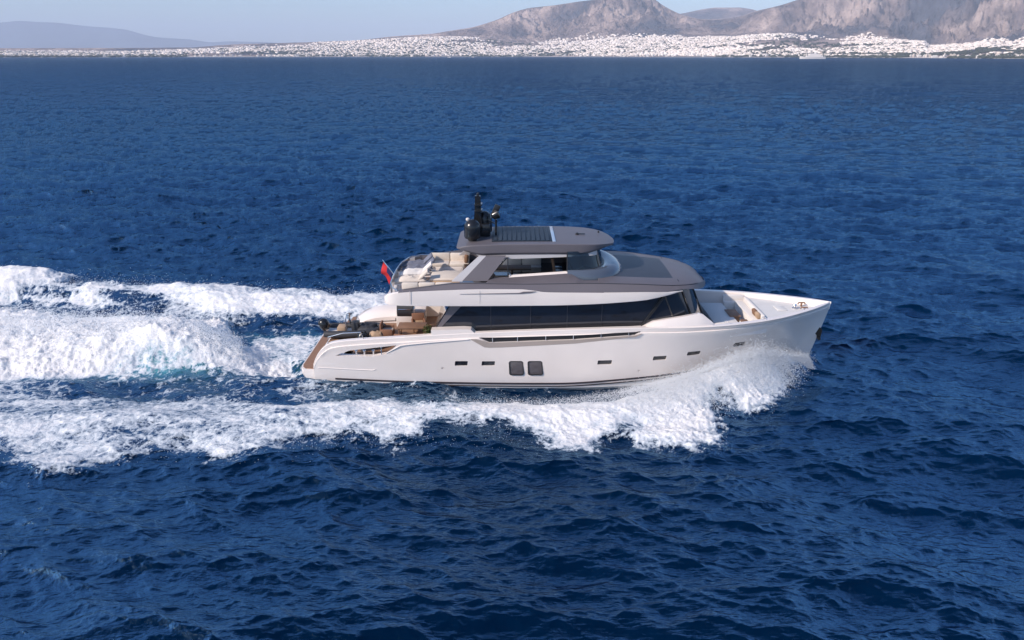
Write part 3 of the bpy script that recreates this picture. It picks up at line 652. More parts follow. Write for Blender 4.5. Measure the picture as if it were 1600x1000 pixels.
# windscreen glass
b_ = bmesh.new(); loft(b_, [[(x, y, 5.60) for x, y in full(wbot)], [(x, y, 6.52) for x, y in full(wtop)]], closed=False)
ws = fin('windscreen', b_, M['screen'], yacht, 40)
b_ = bmesh.new(); tube(b_, [(x, y, 5.62) for x, y in full(wbot)], .035, 6); fin('frame', b_, M['frame'], ws)
for (a, b) in ((0, 0), (3, 3), (9, 9), (12, 12)):
    p, q = full(wbot)[a], full(wtop)[b]; b_ = bmesh.new(); tube(b_, [(p[0], p[1], 5.6), (q[0], q[1], 6.5)], .03, 6); fin('mullion', b_, M['frame'], ws)
# side screens, sills and posts
for sg in (-1, 1):
    b_ = bmesh.new(); loft(b_, [[(x, sg * (ub(x) - 1.0), sill(x) + .005), (x, sg * (ub(x) - 1.15), sill(x) + .075), (x, sg * (ub(x) - 1.2), sill(x) + .075), (x, sg * (ub(x) - 1.2), sill(x) + .005)] for x in (-.15, .6, 1.4, 2.2, 2.72)])
    fin('window_sill', b_, M['gel'], yacht)
    for x0, z0, x1, z1, r_ in ((-1.12, 5.38, -.22, 6.25, .03), (-.2, 5.42, -.2, 6.25, .025)):
        b_ = bmesh.new(); tube(b_, [(x0, sg * 2.44, z0), (x1, sg * 2.1, z1)], r_, 6); fin('post', b_, M['frame'], yacht)
    # raked aft supports: broad grey blade with a pale inner edge
    def blade(x0a, x0b, x1a, x1b, z0, z1, ya, yb, m, th=.14):
        b_ = bmesh.new(); loft(b_, [[(x0a, sg * ya, z0), (x0b, sg * ya, z0), (x0b, sg * (ya - th), z0), (x0a, sg * (ya - th), z0)], [(x1a, sg * yb, z1), (x1b, sg * yb, z1), (x1b, sg * (yb - th), z1), (x1a, sg * (yb - th), z1)]]); return b_
    su = fin('roof_support', blade(-2.42, -1.2, -1.28, -.30, 5.2, 6.32, 2.62, 2.14, None), M['grey'], yacht)
    fin('support_trim', blade(-2.95, -2.42, -1.6, -1.28, 5.16, 6.32, 2.58, 2.12, None), M['lightgrey'], su)

# hardtop
hb = interp([(-2.74, 1.55), (-2.66, 1.78), (-2.4, 1.92), (-1.6, 2.0), (0, 2.04), (2.5, 2.02), (3.6, 1.95), (4.3, 1.72), (4.8, 1.3), (5.1, .8), (5.2, .3)])
ht = interp([(-2.72, 6.72), (-2, 6.86), (0, 6.94), (2, 6.95), (3.8, 6.9), (4.7, 6.82), (5.15, 6.7)])
b_ = bmesh.new(); rr = []
for x in [-2.74, -2.7, -2.66, -2.5, -2.2, -1.8, -1.4, -1, -.5, 0, .5, 1, 1.5, 2, 2.5, 3, 3.4, 3.8, 4.1, 4.4, 4.6, 4.8, 5.0, 5.1, 5.2]:
    b, t_ = hb(x), ht(x) - .05; k = min(1, b / 2)
    ka = float(sstep(-2.95, -1.5, np.array(x))) * (1 - .92 * float(sstep(3.2, 5.2, np.array(x)))); lo = t_ - .50 * ka - .09
    k = min(k, ka + .15)
    h_ = [(0, lo), (b * .88, lo), (b * .93, lo + .02), (b * .985, lo + .16 * k), (b * 1.0, t_ - .06), (b, t_ - .035), (b - .03 * k, t_ - .005), (b * .5, t_ + .01), (0, t_ + .015)]
    rr.append([(x, -y, z) for y, z in h_] + [(x, y, z) for y, z in reversed(h_[1:-1])])
loft(b_, rr); ht_o = fin('hardtop', b_, M['grey'], yacht, 22)
b_ = bmesh.new(); rr = []
for x in [-2.1, -1.7, -1.2, -.3, .6, 1.6, 2.6, 3.4, 3.9, 4.2]:     # header under the hardtop
    b = hb(x) * .93; k = sstep(-2.2, -1.2, np.array(x)); lo = 6.48 - .36 * float(k) + .05 * max(0, x) * .7
    rr.append([(x, -b, 6.56), (x, -b - .02, lo), (x, -b + .16, lo), (x, -b + .16, 6.56), (x, b - .16, 6.56), (x, b - .16, lo), (x, b + .02, lo), (x, b, 6.56)])
loft(b_, rr); fin('header', b_, M['lightgrey'], ht_o, 30)
b_ = bmesh.new(); tube(b_, [(x, -hb(x) * .955 - .01, ht(x) - .40) for x in np.linspace(-1.9, 3.9, 24)], .015, 5); fin('moulding', b_, M['frame'], ht_o)
# louvred panel in the hardtop
b_ = bmesh.new(); bx(b_, -1.0, 2.0, -1.5, 1.72, 6.88, 6.925, .01); lv_ = fin('sunroof_panel', b_, M['solar'], ht_o)
b_ = bmesh.new()
for k in range(12):
    x = -.9 + .235 * k; bx(b_, x, x + .17, -1.45, 1.66, 6.925, 6.95, 0, Matrix.Rotation(R(-6), 3, 'Y'))
fin('louvres', b_, M['solar'], lv_, 0)
b_ = bmesh.new(); bx(b_, 2.0, 2.16, -1.55, 1.74, 6.88, 6.945, .01); fin('panel_edge', b_, mat('pale_blue_trim', (.32, .42, .55), .3, coat=.5), ht_o)
b_ = bmesh.new(); lathe(b_, [(.10, 0), (.10, .05), (.05, .10), (.02, .11)], (3.35, .1, 6.87), 14); bx(b_, 3.4, 3.75, .06, .14, 6.9, 6.94, .01); fin('horn', b_, M['frame'], ht_o)
b_ = bmesh.new(); lathe(b_, [(.05, 0), (.05, .08), (.01, .1)], (4.5, .6, 6.86), 10); fin('nav_light', b_, M['frame'], ht_o)

# domes, mast, lamp
def dome(x, y, r, h, z0):
    pr = [(r * .55, 0), (r * .6, .08), (r * .93, .12), (r, .2), (r, h * .62)] + [(r * math.cos(R(a)), h * .62 + h * .38 * math.sin(R(a))) for a in (18, 36, 54, 72, 90)]
    b_ = bmesh.new(); lathe(b_, pr, (x, y, z0), 26); return fin('satellite_dome', b_, M['black'], yacht, 50)
dome(-1.98, -.95, .41, 1.06, 6.84); dome(-1.42, .35, .40, 1.2, 6.86)
b_ = bmesh.new(); prism(b_, [(-1.98, 7.2), (-1.5, 7.2), (-1.56, 8.0), (-1.58, 8.9), (-1.86, 8.92), (-1.9, 8.0)], -.2, .04)
mast = fin('mast', b_, M['black'], yacht, 30)
for z, l_ in ((8.15, .12), (8.45, .1)):
    b_ = bmesh.new(); bx(b_, -1.9, -1.5, -.3 - l_, .16 + l_, z, z + .05, .01); fin('crosstree', b_, M['black'], mast)
b_ = bmesh.new(); lathe(b_, [(.06, 0), (.07, .05), (.07, .16), (.02, .2)], (-1.72, -.07, 8.86), 12); fin('mast_light', b_, M['frame'], mast)
b_ = bmesh.new(); bx(b_, -1.75, -1.1, -.34, .26, 6.86, 7.5, .08); fin('mast_foot', b_, M['black'], mast)
for yy in (-.05, .12):
    b_ = bmesh.new(); tube(b_, [(-1.15, yy, 7.0), (-1.12, yy, 8.2)], .012, 5); fin('whip_aerial', b_, M['black'], mast)
b_ = bmesh.new(); tube(b_, [(-.82, -.3, 6.9), (-.8, -.3, 7.75)], .05, 8); tube(b_, [(-.8, -.3, 7.5), (-1.2, -.28, 7.72)], .03, 6); sl_ = fin('searchlight', b_, M['black'], yacht)
b_ = bmesh.new(); lathe(b_, [(.1, -.2), (.2, -.12), (.24, .1), (.24, .18), (.2, .2)], (-.84, -.3, 7.98), 16, Matrix.Rotation(R(65), 3, 'Y')); fin('lamp_head', b_, M['black'], sl_)
b_ = bmesh.new(); bx(b_, -.95, -.65, -.34, -.26, 8.0, 8.5, .03, Matrix.Rotation(R(25), 3, 'Y')); fin('camera_head', b_, M['frame'], sl_)
b_ = bmesh.new(); lathe(b_, [(.03, 0), (.09, .03), (.09, .12), (.03, .15)], (-2.2, -.95, 7.82), 12); fin('gps_pod', b_, M['gel'], yacht)

# bow fittings
for yy, xx in ((-.42, 15.35), (.38, 15.5)):
    b_ = bmesh.new(); tube(b_, [(xx - .2, yy, 3.02), (xx - .14, yy, 3.10), (xx + .14, yy, 3.10), (xx + .2, yy, 3.02)], .035, 8); lathe(b_, [(.05, -.2), (.05, .1)], (xx, yy, 3.0), 8); fin('cleat', b_, M['brown'], yacht)
b_ = bmesh.new(); lathe(b_, [(.13, 0), (.13, .06), (.07, .1), (.07, .17), (.11, .2), (.09, .24)], (15.0, 0, 2.88), 16); fin('windlass', b_, M['chrome'], yacht)
b_ = bmesh.new(); bx(b_, 14.0, 14.5, -.35, .35, 2.88, 2.93, .02); fin('deck_hatch', b_, M['deckwhite'], yacht)
b_ = bmesh.new(); prism(b_, [(16.22, 1.78), (16.48, 1.86), (16.62, 1.7), (16.58, 1.32), (16.42, 1.18), (16.36, 1.4), (16.26, 1.5)], -.1, .1)
bx(b_, 16.38, 16.52, -.32, .32, 1.2, 1.34, .04); fin('anchor', b_, mat('rusty_anchor', (.06, .045, .035), .6, metal=.5), yacht)
for x, l_ in ((15.2, -.95), (12.6, -2.3), (10.6, -2.82)):
    b_ = bmesh.new(); tube(b_, [(x - .12, l_, 3.12), (x - .08, l_, 3.22), (x + .08, l_, 3.22), (x + .12, l_, 3.12)], .018, 6); fin('cleat', b_, M['chrome'], yacht)
# foredeck lounge (built in)
b_ = bmesh.new(); bx(b_, 10.4, 11.7, -1.9, 1.9, 2.26, 2.6, .08); sf = fin('sun_pad', b_, M['white_cush'], yacht)
b_ = bmesh.new(); bx(b_, 12.3, 12.92, -1.55, 1.6, 2.26, 2.72, .06); so_ = fin('bow_sofa', b_, M['white_cush'], yacht)
b_ = bmesh.new(); bx(b_, 12.3, 12.75, -1.5, 1.55, 2.72, 2.8, .03); bx(b_, 12.75, 12.93, -1.6, 1.6, 2.6, 3.06, .05); fin('sofa_back', b_, M['white_cush'], so_)
for yy in (-1.25, -.75): 
    b_ = bmesh.new(); bx(b_, 12.55, 12.75, yy - .22, yy + .22, 2.79, 3.12, .07, Matrix.Rotation(R(-14), 3, 'Y')); fin('cushion', b_, M['tan'] if yy < -1 else M['brown'], so_)
b_ = bmesh.new(); bx(b_, 11.75, 12.9, 1.65, 2.05, 2.28, 2.7, .05); bx(b_, 11.75, 12.9, 1.95, 2.12, 2.6, 3.0, .04); fin('far_seat', b_, M['white_cush'], so_)
b_ = bmesh.new(); bx(b_, 11.5, 12.0, -.5, .5, 2.28, 2.62, .03); bx(b_, 11.45, 12.05, -.55, .55, 2.62, 2.66, .01); fin('low_table', b_, M['teak'], yacht)
b_ = bmesh.new(); bx(b_, 11.75, 12.2, -2.25, -1.2, 2.28, 2.66, .05); fin('side_seat', b_, M['white_cush'], so_)
b_ = bmesh.new(); bx(b_, 11.75, 12.1, -2.2, -1.3, 2.66, 2.76, .03); fin('side_cushion', b_, M['brown'], so_)

# ---- flybridge furniture
def sofa(name, x0, x1, y0, y1, z, back, m, n=3, label=None, parent=yacht):
    """built-in seat; back is the lateral side (+1/-1) on which the backrest stands"""
    b_ = bmesh.new(); bx(b_, x0, x1, y0, y1, z, z + .26, .02); o = fin(name, b_, M['gel'], parent)
    w_ = (x1 - x0) / n
    for k in range(n):
        b_ = bmesh.new(); bx(b_, x0 + k * w_ + .01, x0 + (k + 1) * w_ - .01, y0, y1, z + .26, z + .44, .05); fin('seat_cushion', b_, m, o)
        yb0, yb1 = (y1 - .2, y1 + .02) if back > 0 else (y0 - .02, y0 + .2)
        b_ = bmesh.new(); bx(b_, x0 + k * w_ + .01, x0 + (k + 1) * w_ - .01, yb0, yb1, z + .40, z + .84, .06); fin('back_cushion', b_, m, o)
    return o
ZF = 4.36
s1 = sofa('flybridge_sofa', -4.55, -2.35, 2.0, 2.9, ZF, 1, M['cream'], 2)
b_ = bmesh.new(); bx(b_, -2.62, -2.42, 2.05, 2.6, ZF + .44, ZF + .85, .07); fin('throw_cushion', b_, M['brown'], s1)
s2 = sofa('flybridge_bench', -5.35, -2.9, -2.95, -2.35, ZF, -1, M['cream'], 3)
b_ = bmesh.new(); bx(b_, -4.2, -2.5, -.9, .6, ZF, ZF + .36, .06); s3 = fin('flybridge_sun_pad', b_, M['tan'], yacht)
b_ = bmesh.new(); bx(b_, -4.22, -2.48, -.92, .62, ZF + .34, ZF + .46, .05); fin('pad_top', b_, M['cream'], s3)
for i, (x, y, c) in enumerate(((-2.3, 1.6, 'brown'), (-2.0, 2.1, 'tan'))):
    b_ = bmesh.new(); bx(b_, x - .25, x + .25, y - .25, y + .25, ZF + .02, ZF + .42, .06); fin('pouf', b_, M[c], yacht)
s4 = sofa('dinette_seat', -1.6, 1.6, 1.3, 2.0, ZF, 1, M['white_cush'], 3)
b_ = bmesh.new(); bx(b_, -.9, 1.0, -.2, .7, ZF + .68, ZF + .74, .02); lathe(b_, [(.3, 0), (.06, .05), (.06, .68)], (0, .25, ZF), 12); fin('dinette_table', b_, M['teak'], yacht)
s5 = sofa('helm_bench', -.9, .9, -2.0, -1.4, ZF, -1, M['tan'], 2)
b_ = bmesh.new(); prism(b_, [(3.1, ZF), (4.2, ZF), (4.3, 5.5), (3.6, 5.65), (3.1, 5.35)], -1.5, 1.3); con = fin('helm_console', b_, M['charcoal'], yacht)
b_ = bmesh.new(); lathe(b_, [(.22, -.015), (.24, 0), (.22, .015)], (3.02, -.6, 5.4), 18, Matrix.Rotation(R(65), 3, 'Y')); fin('steering_wheel', b_, M['black'], con)
for yy in (-.95, -.25):
    b_ = bmesh.new(); bx(b_, 2.1, 2.6, yy - .28, yy + .28, ZF + .75, ZF + .9, .05); lathe(b_, [(.2, 0), (.06, .06), (.06, .76)], (2.35, yy, ZF), 10); hs_ = fin('helm_seat', b_, M['black'], yacht)
    b_ = bmesh.new(); bx(b_, 2.02, 2.16, yy - .27, yy + .27, ZF + .85, ZF + 1.6, .05, Matrix.Rotation(R(-10), 3, 'Y')); fin('backrest', b_, M['brown'] if yy < -.5 else M['black'], hs_)

# stern rail of the flybridge with glass, covered loungers
b_ = bmesh.new()
arc = [(-2.3, 2.95, 5.10), (-4.0, 3.05, 5.06), (-5.1, 3.02, 5.04), (-5.7, 2.6, 5.02), (-5.98, 1.6, 5.0), (-6.05, .2, 5.0), (-6.05, -1.2, 5.0), (-5.98, -2.3, 5.0), (-5.8, -2.95, 4.98), (-5.55, -3.2, 4.9)]
tube(b_, arc, .028, 8); rail = fin('stern_rail', b_, M['chrome'], yacht)
for p in arc[1:-1]:
    b_ = bmesh.new(); tube(b_, [(p[0], p[1], 4.4), (p[0], p[1], p[2])], .022, 6); fin('rail_post', b_, M['chrome'], rail)
b_ = bmesh.new(); loft(b_, [[(p[0] + .01, p[1], 4.45) for p in arc[2:-1]], [(p[0] + .01, p[1], p[2] - .05) for p in arc[2:-1]]], closed=False); fin('rail_glass', b_, M['clear'], rail)
# flag
b_ = bmesh.new(); tube(b_, [(-6.1, .5, 4.42), (-6.82, .5, 5.42)], .028, 8); fs = fin('flagstaff', b_, M['chrome'], yacht)
b_ = bmesh.new(); rr = []
for k in range(9):
    t = k / 8; p = Vector((-6.78 + .40 * t, .5, 5.30 - .58 * t))
    ring = []
    for j in range(9):
        u = j / 8; ring.append((p.x - .15 * u * (1 - .2 * t) - .03 * math.sin(3 * u + 5 * t), p.y + .08 * math.sin(6 * u + 4 * t) + .05, p.z - .62 * u + .05 * math.sin(4 * t)))
    rr.append(ring)
loft(b_, rr, closed=False); fl = fin('ensign', b_, M['red'], yacht, 60)
b_ = bmesh.new(); rr = []
for k in range(4, 9):
    t = k / 8; p = Vector((-6.78 + .40 * t, .5, 5.30 - .58 * t)); ring = []
    for j in range(0, 5):
        u = j / 8; ring.append((p.x - .15 * u * (1 - .2 * t) - .03 * math.sin(3 * u + 5 * t) , p.y + .08 * math.sin(6 * u + 4 * t) + .05 - .008, p.z - .62 * u + .05 * math.sin(4 * t)))
    rr.append(ring)
loft(b_, rr, closed=False); fin('canton', b_, M['navy'], fl, 60)

# ================================================================ THINGS ABOARD (top level)
def W(x, l, z): return (x, YB + l, z - .06)
def crumpled(bm, x0, x1, y0, y1, z0, z1, seed, amp=.05, n=10):
    r = random.Random(seed); g = []
    for i in range(n + 1):
        row = []
        for j in range(n + 1):
            u, v = i / n, j / n; e = min(u, 1 - u, v, 1 - v) * 5; e = min(1, e)
            row.append(bm.verts.new((x0 + (x1 - x0) * u, y0 + (y1 - y0) * v, z0 + (z1 - z0) * (e ** .5) + r.uniform(-amp, amp) * e)))
        g.append(row)
    for i in range(n):
        for j in range(n): bm.faces.new((g[i][j], g[i + 1][j], g[i + 1][j + 1], g[i][j + 1]))
def lounger(loc, rz, label, m):
    t = tag(empty('deck_lounger', loc, rz), label, 'lounger', 'grey covered loungers on the top deck')
    b_ = bmesh.new(); bx(b_, -.9, .9, -.32, .32, .22, .28, .02); fin('frame', b_, M['gel'], t)
    for x in (-.75, .75):
        for y in (-.27, .27):
            b_ = bmesh.new(); tube(b_, [(x, y, 0), (x, y, .23)], .025, 6); fin('leg', b_, M['chrome'], t)
    b_ = bmesh.new(); bx(b_, -.9, .25, -.31, .31, .28, .40, .04); fin('mattress', b_, m, t)
    b_ = bmesh.new(); bx(b_, -.42, .42, -.31, .31, -.06, .06, .04, Matrix.Rotation(R(-42), 3, 'Y')); fin('backrest', b_, m, t, loc=(.52, 0, .62))
    b_ = bmesh.new(); crumpled(b_, -.7, .7, -.36, .36, .40, .56, int(loc[0] * 10), .07); fin('towel', b_, m, t, 60)
    return t
lounger(W(-5.2, 2.1, ZF), R(10), 'rumpled blue grey lounger at the far corner of the top deck rail', M['bluegrey'])
lounger(W(-5.0, 1.25, ZF), R(10), 'blue grey lounger in the middle beside the cream sun pad on the top deck', M['bluegrey'])
lounger(W(-5.05, .4, ZF), R(6), 'pale cream lounger nearest the camera on the top deck by the stern rail', M['white_cush'])
lounger(W(-5.1, -.9, ZF), R(4), 'tan lounger beside the near bench of the top deck', M['cream'])

def armchair(loc, rz, label, frame, cush):
    t = tag(empty('armchair', loc, rz), label, 'armchair', 'armchairs on the covered aft deck')
    b_ = bmesh.new(); bx(b_, -.33, .33, -.33, .33, .22, .40, .03); fin('seat', b_, frame, t)
    b_ = bmesh.new(); bx(b_, -.29, .29, -.27, .27, .40, .52, .04); fin('cushion', b_, cush, t)
    b_ = bmesh.new(); bx(b_, -.37, -.27, -.34, .34, .22, .92, .04); fin('backrest', b_, frame, t)
    for y in (-.33, .33):
        b_ = bmesh.new(); bx(b_, -.33, .3, y - .05, y + .05, .22, .62, .03); fin('armrest', b_, frame, t)
    for x in (-.28, .28):
        for y in (-.28, .28):
            b_ = bmesh.new(); tube(b_, [(x, y, 0), (x, y, .24)], .025, 6); fin('leg', b_, M['brown'], t)
    return t
ZM = 1.35
armchair(W(-5.6, -1.9, ZM), R(80), 'brown wicker armchair nearest the side rail on the aft deck', M['wicker'], M['cream'])
armchair(W(-4.75, -1.7, ZM), R(190), 'wicker armchair with its back to the dark saloon glass', M['wicker'], M['tan'])
armchair(W(-5.1, .75, ZM), R(-80), 'wicker armchair on the far side of the teak table', M['wicker'], M['tan'])
armchair(W(-6.6, -.4, ZM), R(0), 'wicker armchair at the stern end of the teak table beside the tender', M['wicker'], M['cream'])
t = tag(empty('dining_table', W(-5.3, -.35, ZM)), 'low teak table between the wicker armchairs on the aft deck', 'table')
b_ = bmesh.new(); bx(b_, -.75, .75, -.5, .5, .66, .72, .02); fin('tabletop', b_, M['teak'], t)
for x in (-.65, .65):
    for y in (-.4, .4): b_ = bmesh.new(); bx(b_, x - .03, x + .03, y - .03, y + .03, 0, .66, .01); fin('leg', b_, M['brown'], t)
t = tag(empty('grill_cabinet', W(-5.9, 1.6, ZM + .12)), 'dark rounded grill cabinet under a cover behind the armchairs', 'grill')
b_ = bmesh.new(); bx(b_, -.5, .5, -.35, .35, -.1, .9, .05); fin('cabinet', b_, M['gel'], t)
b_ = bmesh.new(); lathe(b_, [(.48, -.42), (.48, .42)], (0, 0, .86), 20, Matrix.Rotation(R(90), 3, 'Y')); fin('lid', b_, M['charcoal'], t)
b_ = bmesh.new(); tube(b_, [(-.35, -.5, .98), (.35, -.5, .98)], .025, 6); fin('handle', b_, M['chrome'], t)
t = tag(empty('potted_plant', W(-4.25, -2.1, ZM)), 'round green bush in a pale pot beside the saloon door', 'plant')
b_ = bmesh.new(); lathe(b_, [(.16, 0), (.2, .3), (.24, .55), (.22, .57), (.18, .5)], (0, 0, 0), 16); fin('pot', b_, M['pot'], t)
b_ = bmesh.new(); tube(b_, [(0, 0, .45), (.01, 0, .85)], .02, 6); fin('stem', b_, M['brown'], t)
b_ = bmesh.new()
for k in range(420):
    d = Vector((random.gauss(0, 1), random.gauss(0, 1), random.gauss(0, 1))).normalized() * (.30 * random.random() ** .4); c = d + Vector((0, 0, 1.1))
    a = Vector((random.gauss(0, 1), random.gauss(0, 1), random.gauss(0, 1))).normalized() * .05; e = a.cross(Vector((random.random(), random.random(), 1))).normalized() * .03
    b_.faces.new([b_.verts.new(c - a), b_.verts.new(c + e), b_.verts.new(c + a), b_.verts.new(c - e)])
fin('foliage', b_, M['leaf'], t, 0)

# the tender on the aft deck
t = tag(empty('inflatable_tender', W(-8.5, .1, 1.28), R(0)), 'dark grey inflatable tender with a black outboard resting on the aft deck', 'tender')
b_ = bmesh.new()
for sg in (-1, 1):
    pts = [(-1.45, sg * .62, .35), (-.6, sg * .66, .34), (.4, sg * .64, .36), (1.1, sg * .5, .42), (1.5, sg * .25, .5), (1.62, 0, .54)]
    tube(b_, pts, [.17, .2, .2, .19, .17, .16], 12)
fin('tube', b_, M['charcoal'], t, 50)
b_ = bmesh.new(); loft(b_, [[(x, -w_, .3), (x, 0, .3 - d), (x, w_, .3), (x, 0, .34)] for x, w_, d in ((-1.4, .55, .26), (0, .55, .3), (1, .42, .28), (1.5, .1, .1))]); fin('hull', b_, M['deckwhite'], t)
b_ = bmesh.new(); bx(b_, -.1, .3, -.22, .22, .3, .86, .05); cs_ = fin('console', b_, M['charcoal'], t)
b_ = bmesh.new(); lathe(b_, [(.15, -.01), (.17, 0), (.15, .01)], (-.16, 0, .86), 14, Matrix.Rotation(R(60), 3, 'Y')); fin('steering_wheel', b_, M['black'], cs_)
b_ = bmesh.new(); bx(b_, -.85, -.4, -.3, .3, .3, .62, .06); fin('seat', b_, M['tan'], t)
b_ = bmesh.new(); crumpled(b_, .2, 1.3, -.5, .5, .38, .62, 3, .08); fin('cover', b_, M['charcoal'], t, 60)
b_ = bmesh.new(); loft(b_, [[(.32, -.26, .84), (.36, 0, .86), (.32, .26, .84)], [(.18, -.2, 1.1), (.22, 0, 1.14), (.18, .2, 1.1)]], closed=False); fin('windscreen', b_, M['clear'], cs_)
b_ = bmesh.new(); tube(b_, [(-.3, -.5, .5), (-.3, -.46, 1.15), (-.3, 0, 1.3), (-.3, .46, 1.15), (-.3, .5, .5)], .028, 6); fin('roll_bar', b_, M['chrome'], t)
b_ = bmesh.new(); bm_r = Matrix.Rotation(R(-25), 3, 'Y')
lathe(b_, [(.16, -.3), (.25, -.2), (.29, 0), (.27, .2), (.17, .32), (.05, .36)], (-1.58, 0, .66), 18, bm_r); ob = fin('outboard_motor', b_, M['black'], t, 50)
b_ = bmesh.new(); bx(b_, -1.64, -1.5, -.06, .06, -.05, .5, .02); fin('motor_leg', b_, M['charcoal'], ob)
b_ = bmesh.new(); bx(b_, -1.85, -1.6, -.22, -.19, .60, .68, .01); fin('grip', b_, M['chrome'], ob)

# ================================================================ COAST, CITY, MOUNTAINS
CT, ST = math.cos(TH), math.sin(TH)
def slope_at(px, py):                          # sideways slope and height slope of a sight line, per metre of depth
    a = (px - 800) / FPX; b = (500 - py) / FPX; dy = CT + b * ST
    return a / dy, (-ST + b * CT) / dy
def tab(pts): 
    xs_, ys_ = zip(*pts); return lambda q: np.interp(q, xs_, ys_)
PXA, PXB, NC = -900, 2500, 1300
def smooth1(v, k):
    kk = np.hanning(k); kk /= kk.sum(); return np.convolve(np.pad(v, (k // 2, k // 2), 'edge'), kk, 'valid')[:len(v)]
pxs = np.linspace(PXA, PXB, NC)
coastY = smooth1(tab([(-900, 3600), (0, 5400), (400, 6800), (800, 7600), (1200, 5600), (1600, 3500), (2500, 2600)])(pxs), 61)
ctop = tab([(-900, 82), (0, 80), (200, 79.5), (300, 76), (400, 71), (480, 67), (560, 63), (640, 58), (700, 57), (760, 58), (800, 64), (860, 66), (920, 62), (960, 57.5), (1060, 57), (1140, 56), (1200, 52), (1230, 52), (1250, 59), (1330, 62), (1400, 62), (1440, 64), (1450, 71), (1500, 69), (1545, 66), (1575, 70), (1600, 67), (2500, 60)])(pxs)
ridge = smooth1(tab([(-900, 76), (300, 74), (380, 68), (480, 66), (560, 63.5), (620, 57), (680, 53), (740, 43), (760, 37), (780, 30), (800, 20), (815, 15), (830, 11.5), (860, 8.5), (900, 2), (925, -1), (945, -4), (975, -6), (1012, -5), (1020, 0), (1030, 8), (1045, 16), (1060, 23), (1090, 30), (1120, 30), (1150, 26), (1175, 17), (1195, 12), (1215, 7), (1240, -2), (1300, -16), (1400, -28), (1550, -22), (1700, -30), (2500, 10)])(pxs), 9)
ridge2 = smooth1(tab([(-900, 90), (980, 70), (1010, 40), (1040, 24), (1065, 20.5), (1090, 15), (1110, 11.8), (1150, 11.5), (1170, 15), (1200, 25), (1260, 50), (2500, 90)])(pxs), 9)
ridgeY = tab([(-900, 11000), (300, 11000), (900, 11500), (1060, 12500), (1180, 12200), (1300, 11000), (1600, 9500), (2500, 8500)])(pxs)
T_hill = fractal_tile(1024, 1.75, 31); T_hill2 = fractal_tile(1024, 1.3, 32)
def hz(px, row, Yd): return CZ + Yd * slope_at(px, row)[1]
cityY = coastY + tab([(-900, 2600), (0, 2600), (800, 1900), (1100, 2600), (1600, 2300), (2500, 2300)])(pxs)
def land_height(px, Yd):
    """height above the sea of the coast at bearing px and depth Yd (arrays)"""
    cy = np.interp(px, pxs, coastY); ty = np.interp(px, pxs, cityY); ry = np.interp(px, pxs, ridgeY)
    X = Yd * ((px - 800) / FPX / (CT + (415) / FPX * ST))
    sl = lambda row: (-ST + (500 - row) / FPX * CT) / (CT + (500 - row) / FPX * ST)
    zc = CZ + ty * sl(np.interp(px, pxs, ctop) + 1.5)
    t1 = np.clip((Yd - cy) / (ty - cy), 0, 1)
    n_a = samp(T_hill, X, Yd, 9000.0); n_b = samp(T_hill2, X, Yd, 5200.0)
    low = 2.5 * sstep(0, .02, t1) + (zc - 2.5) * t1 ** 1.15 + 4 * n_a * t1
    zr = CZ + ry * sl(np.interp(px, pxs, ridge))
    t2 = np.clip((Yd - ty) / (ry - ty), 0, 1)
    prof = .35 * t2 ** 1.6 + .65 * sstep(.05, 1, t2)
    spur = (np.abs(n_a * .8 + .5 * n_b) - .5)
    cap_ = CZ + Yd * sl(np.interp(px, pxs, ridge)) - 6
    hill = np.maximum(zr - zc, 0) * (prof + spur * .38 * 4 * t2 * (1 - t2)) + 70 * np.abs(n_b) * t2 * (1 - t2)
    back = np.clip((Yd - ry) / 3500, 0, 1)
    z = low + hill; z = np.where(Yd < ry, np.minimum(z, np.maximum(cap_, low)), z)
    z = np.where(Yd > ry, (low + np.maximum(zr - zc, 0)) * (1 - back ** 1.5) , z)
    # a second, farther hill showing in the saddle
    z2 = (CZ + 15500 * sl(np.interp(px, pxs, ridge2))) * np.exp(-((Yd - 15500) / 1500) ** 2) * (1 + .0 * n_b)
    z = np.maximum(z, z2)
    return np.where(Yd < cy, -12, z)
def grid_mesh(name, X, Y, Z, m):
    a, b = X.shape; co = np.stack([X, Y, Z], -1).reshape(-1, 3).astype(np.float32)
    i = np.arange(a - 1)[:, None] * b; j = np.arange(b - 1)[None, :]
    q = np.stack([i + j, i + j + 1, i + b + j + 1, i + b + j], -1).reshape(-1, 4).astype(np.int32)
    me = bpy.data.meshes.new(name); me.vertices.add(len(co)); me.vertices.foreach_set('co', co.ravel())
    me.loops.add(q.size); me.loops.foreach_set('vertex_index', q.ravel()); me.polygons.add(len(q))
    me.polygons.foreach_set('loop_start', np.arange(0, q.size, 4, dtype=np.int32)); me.update(calc_edges=True); me.shade_smooth()
    me.materials.append(m); return link(name, me)
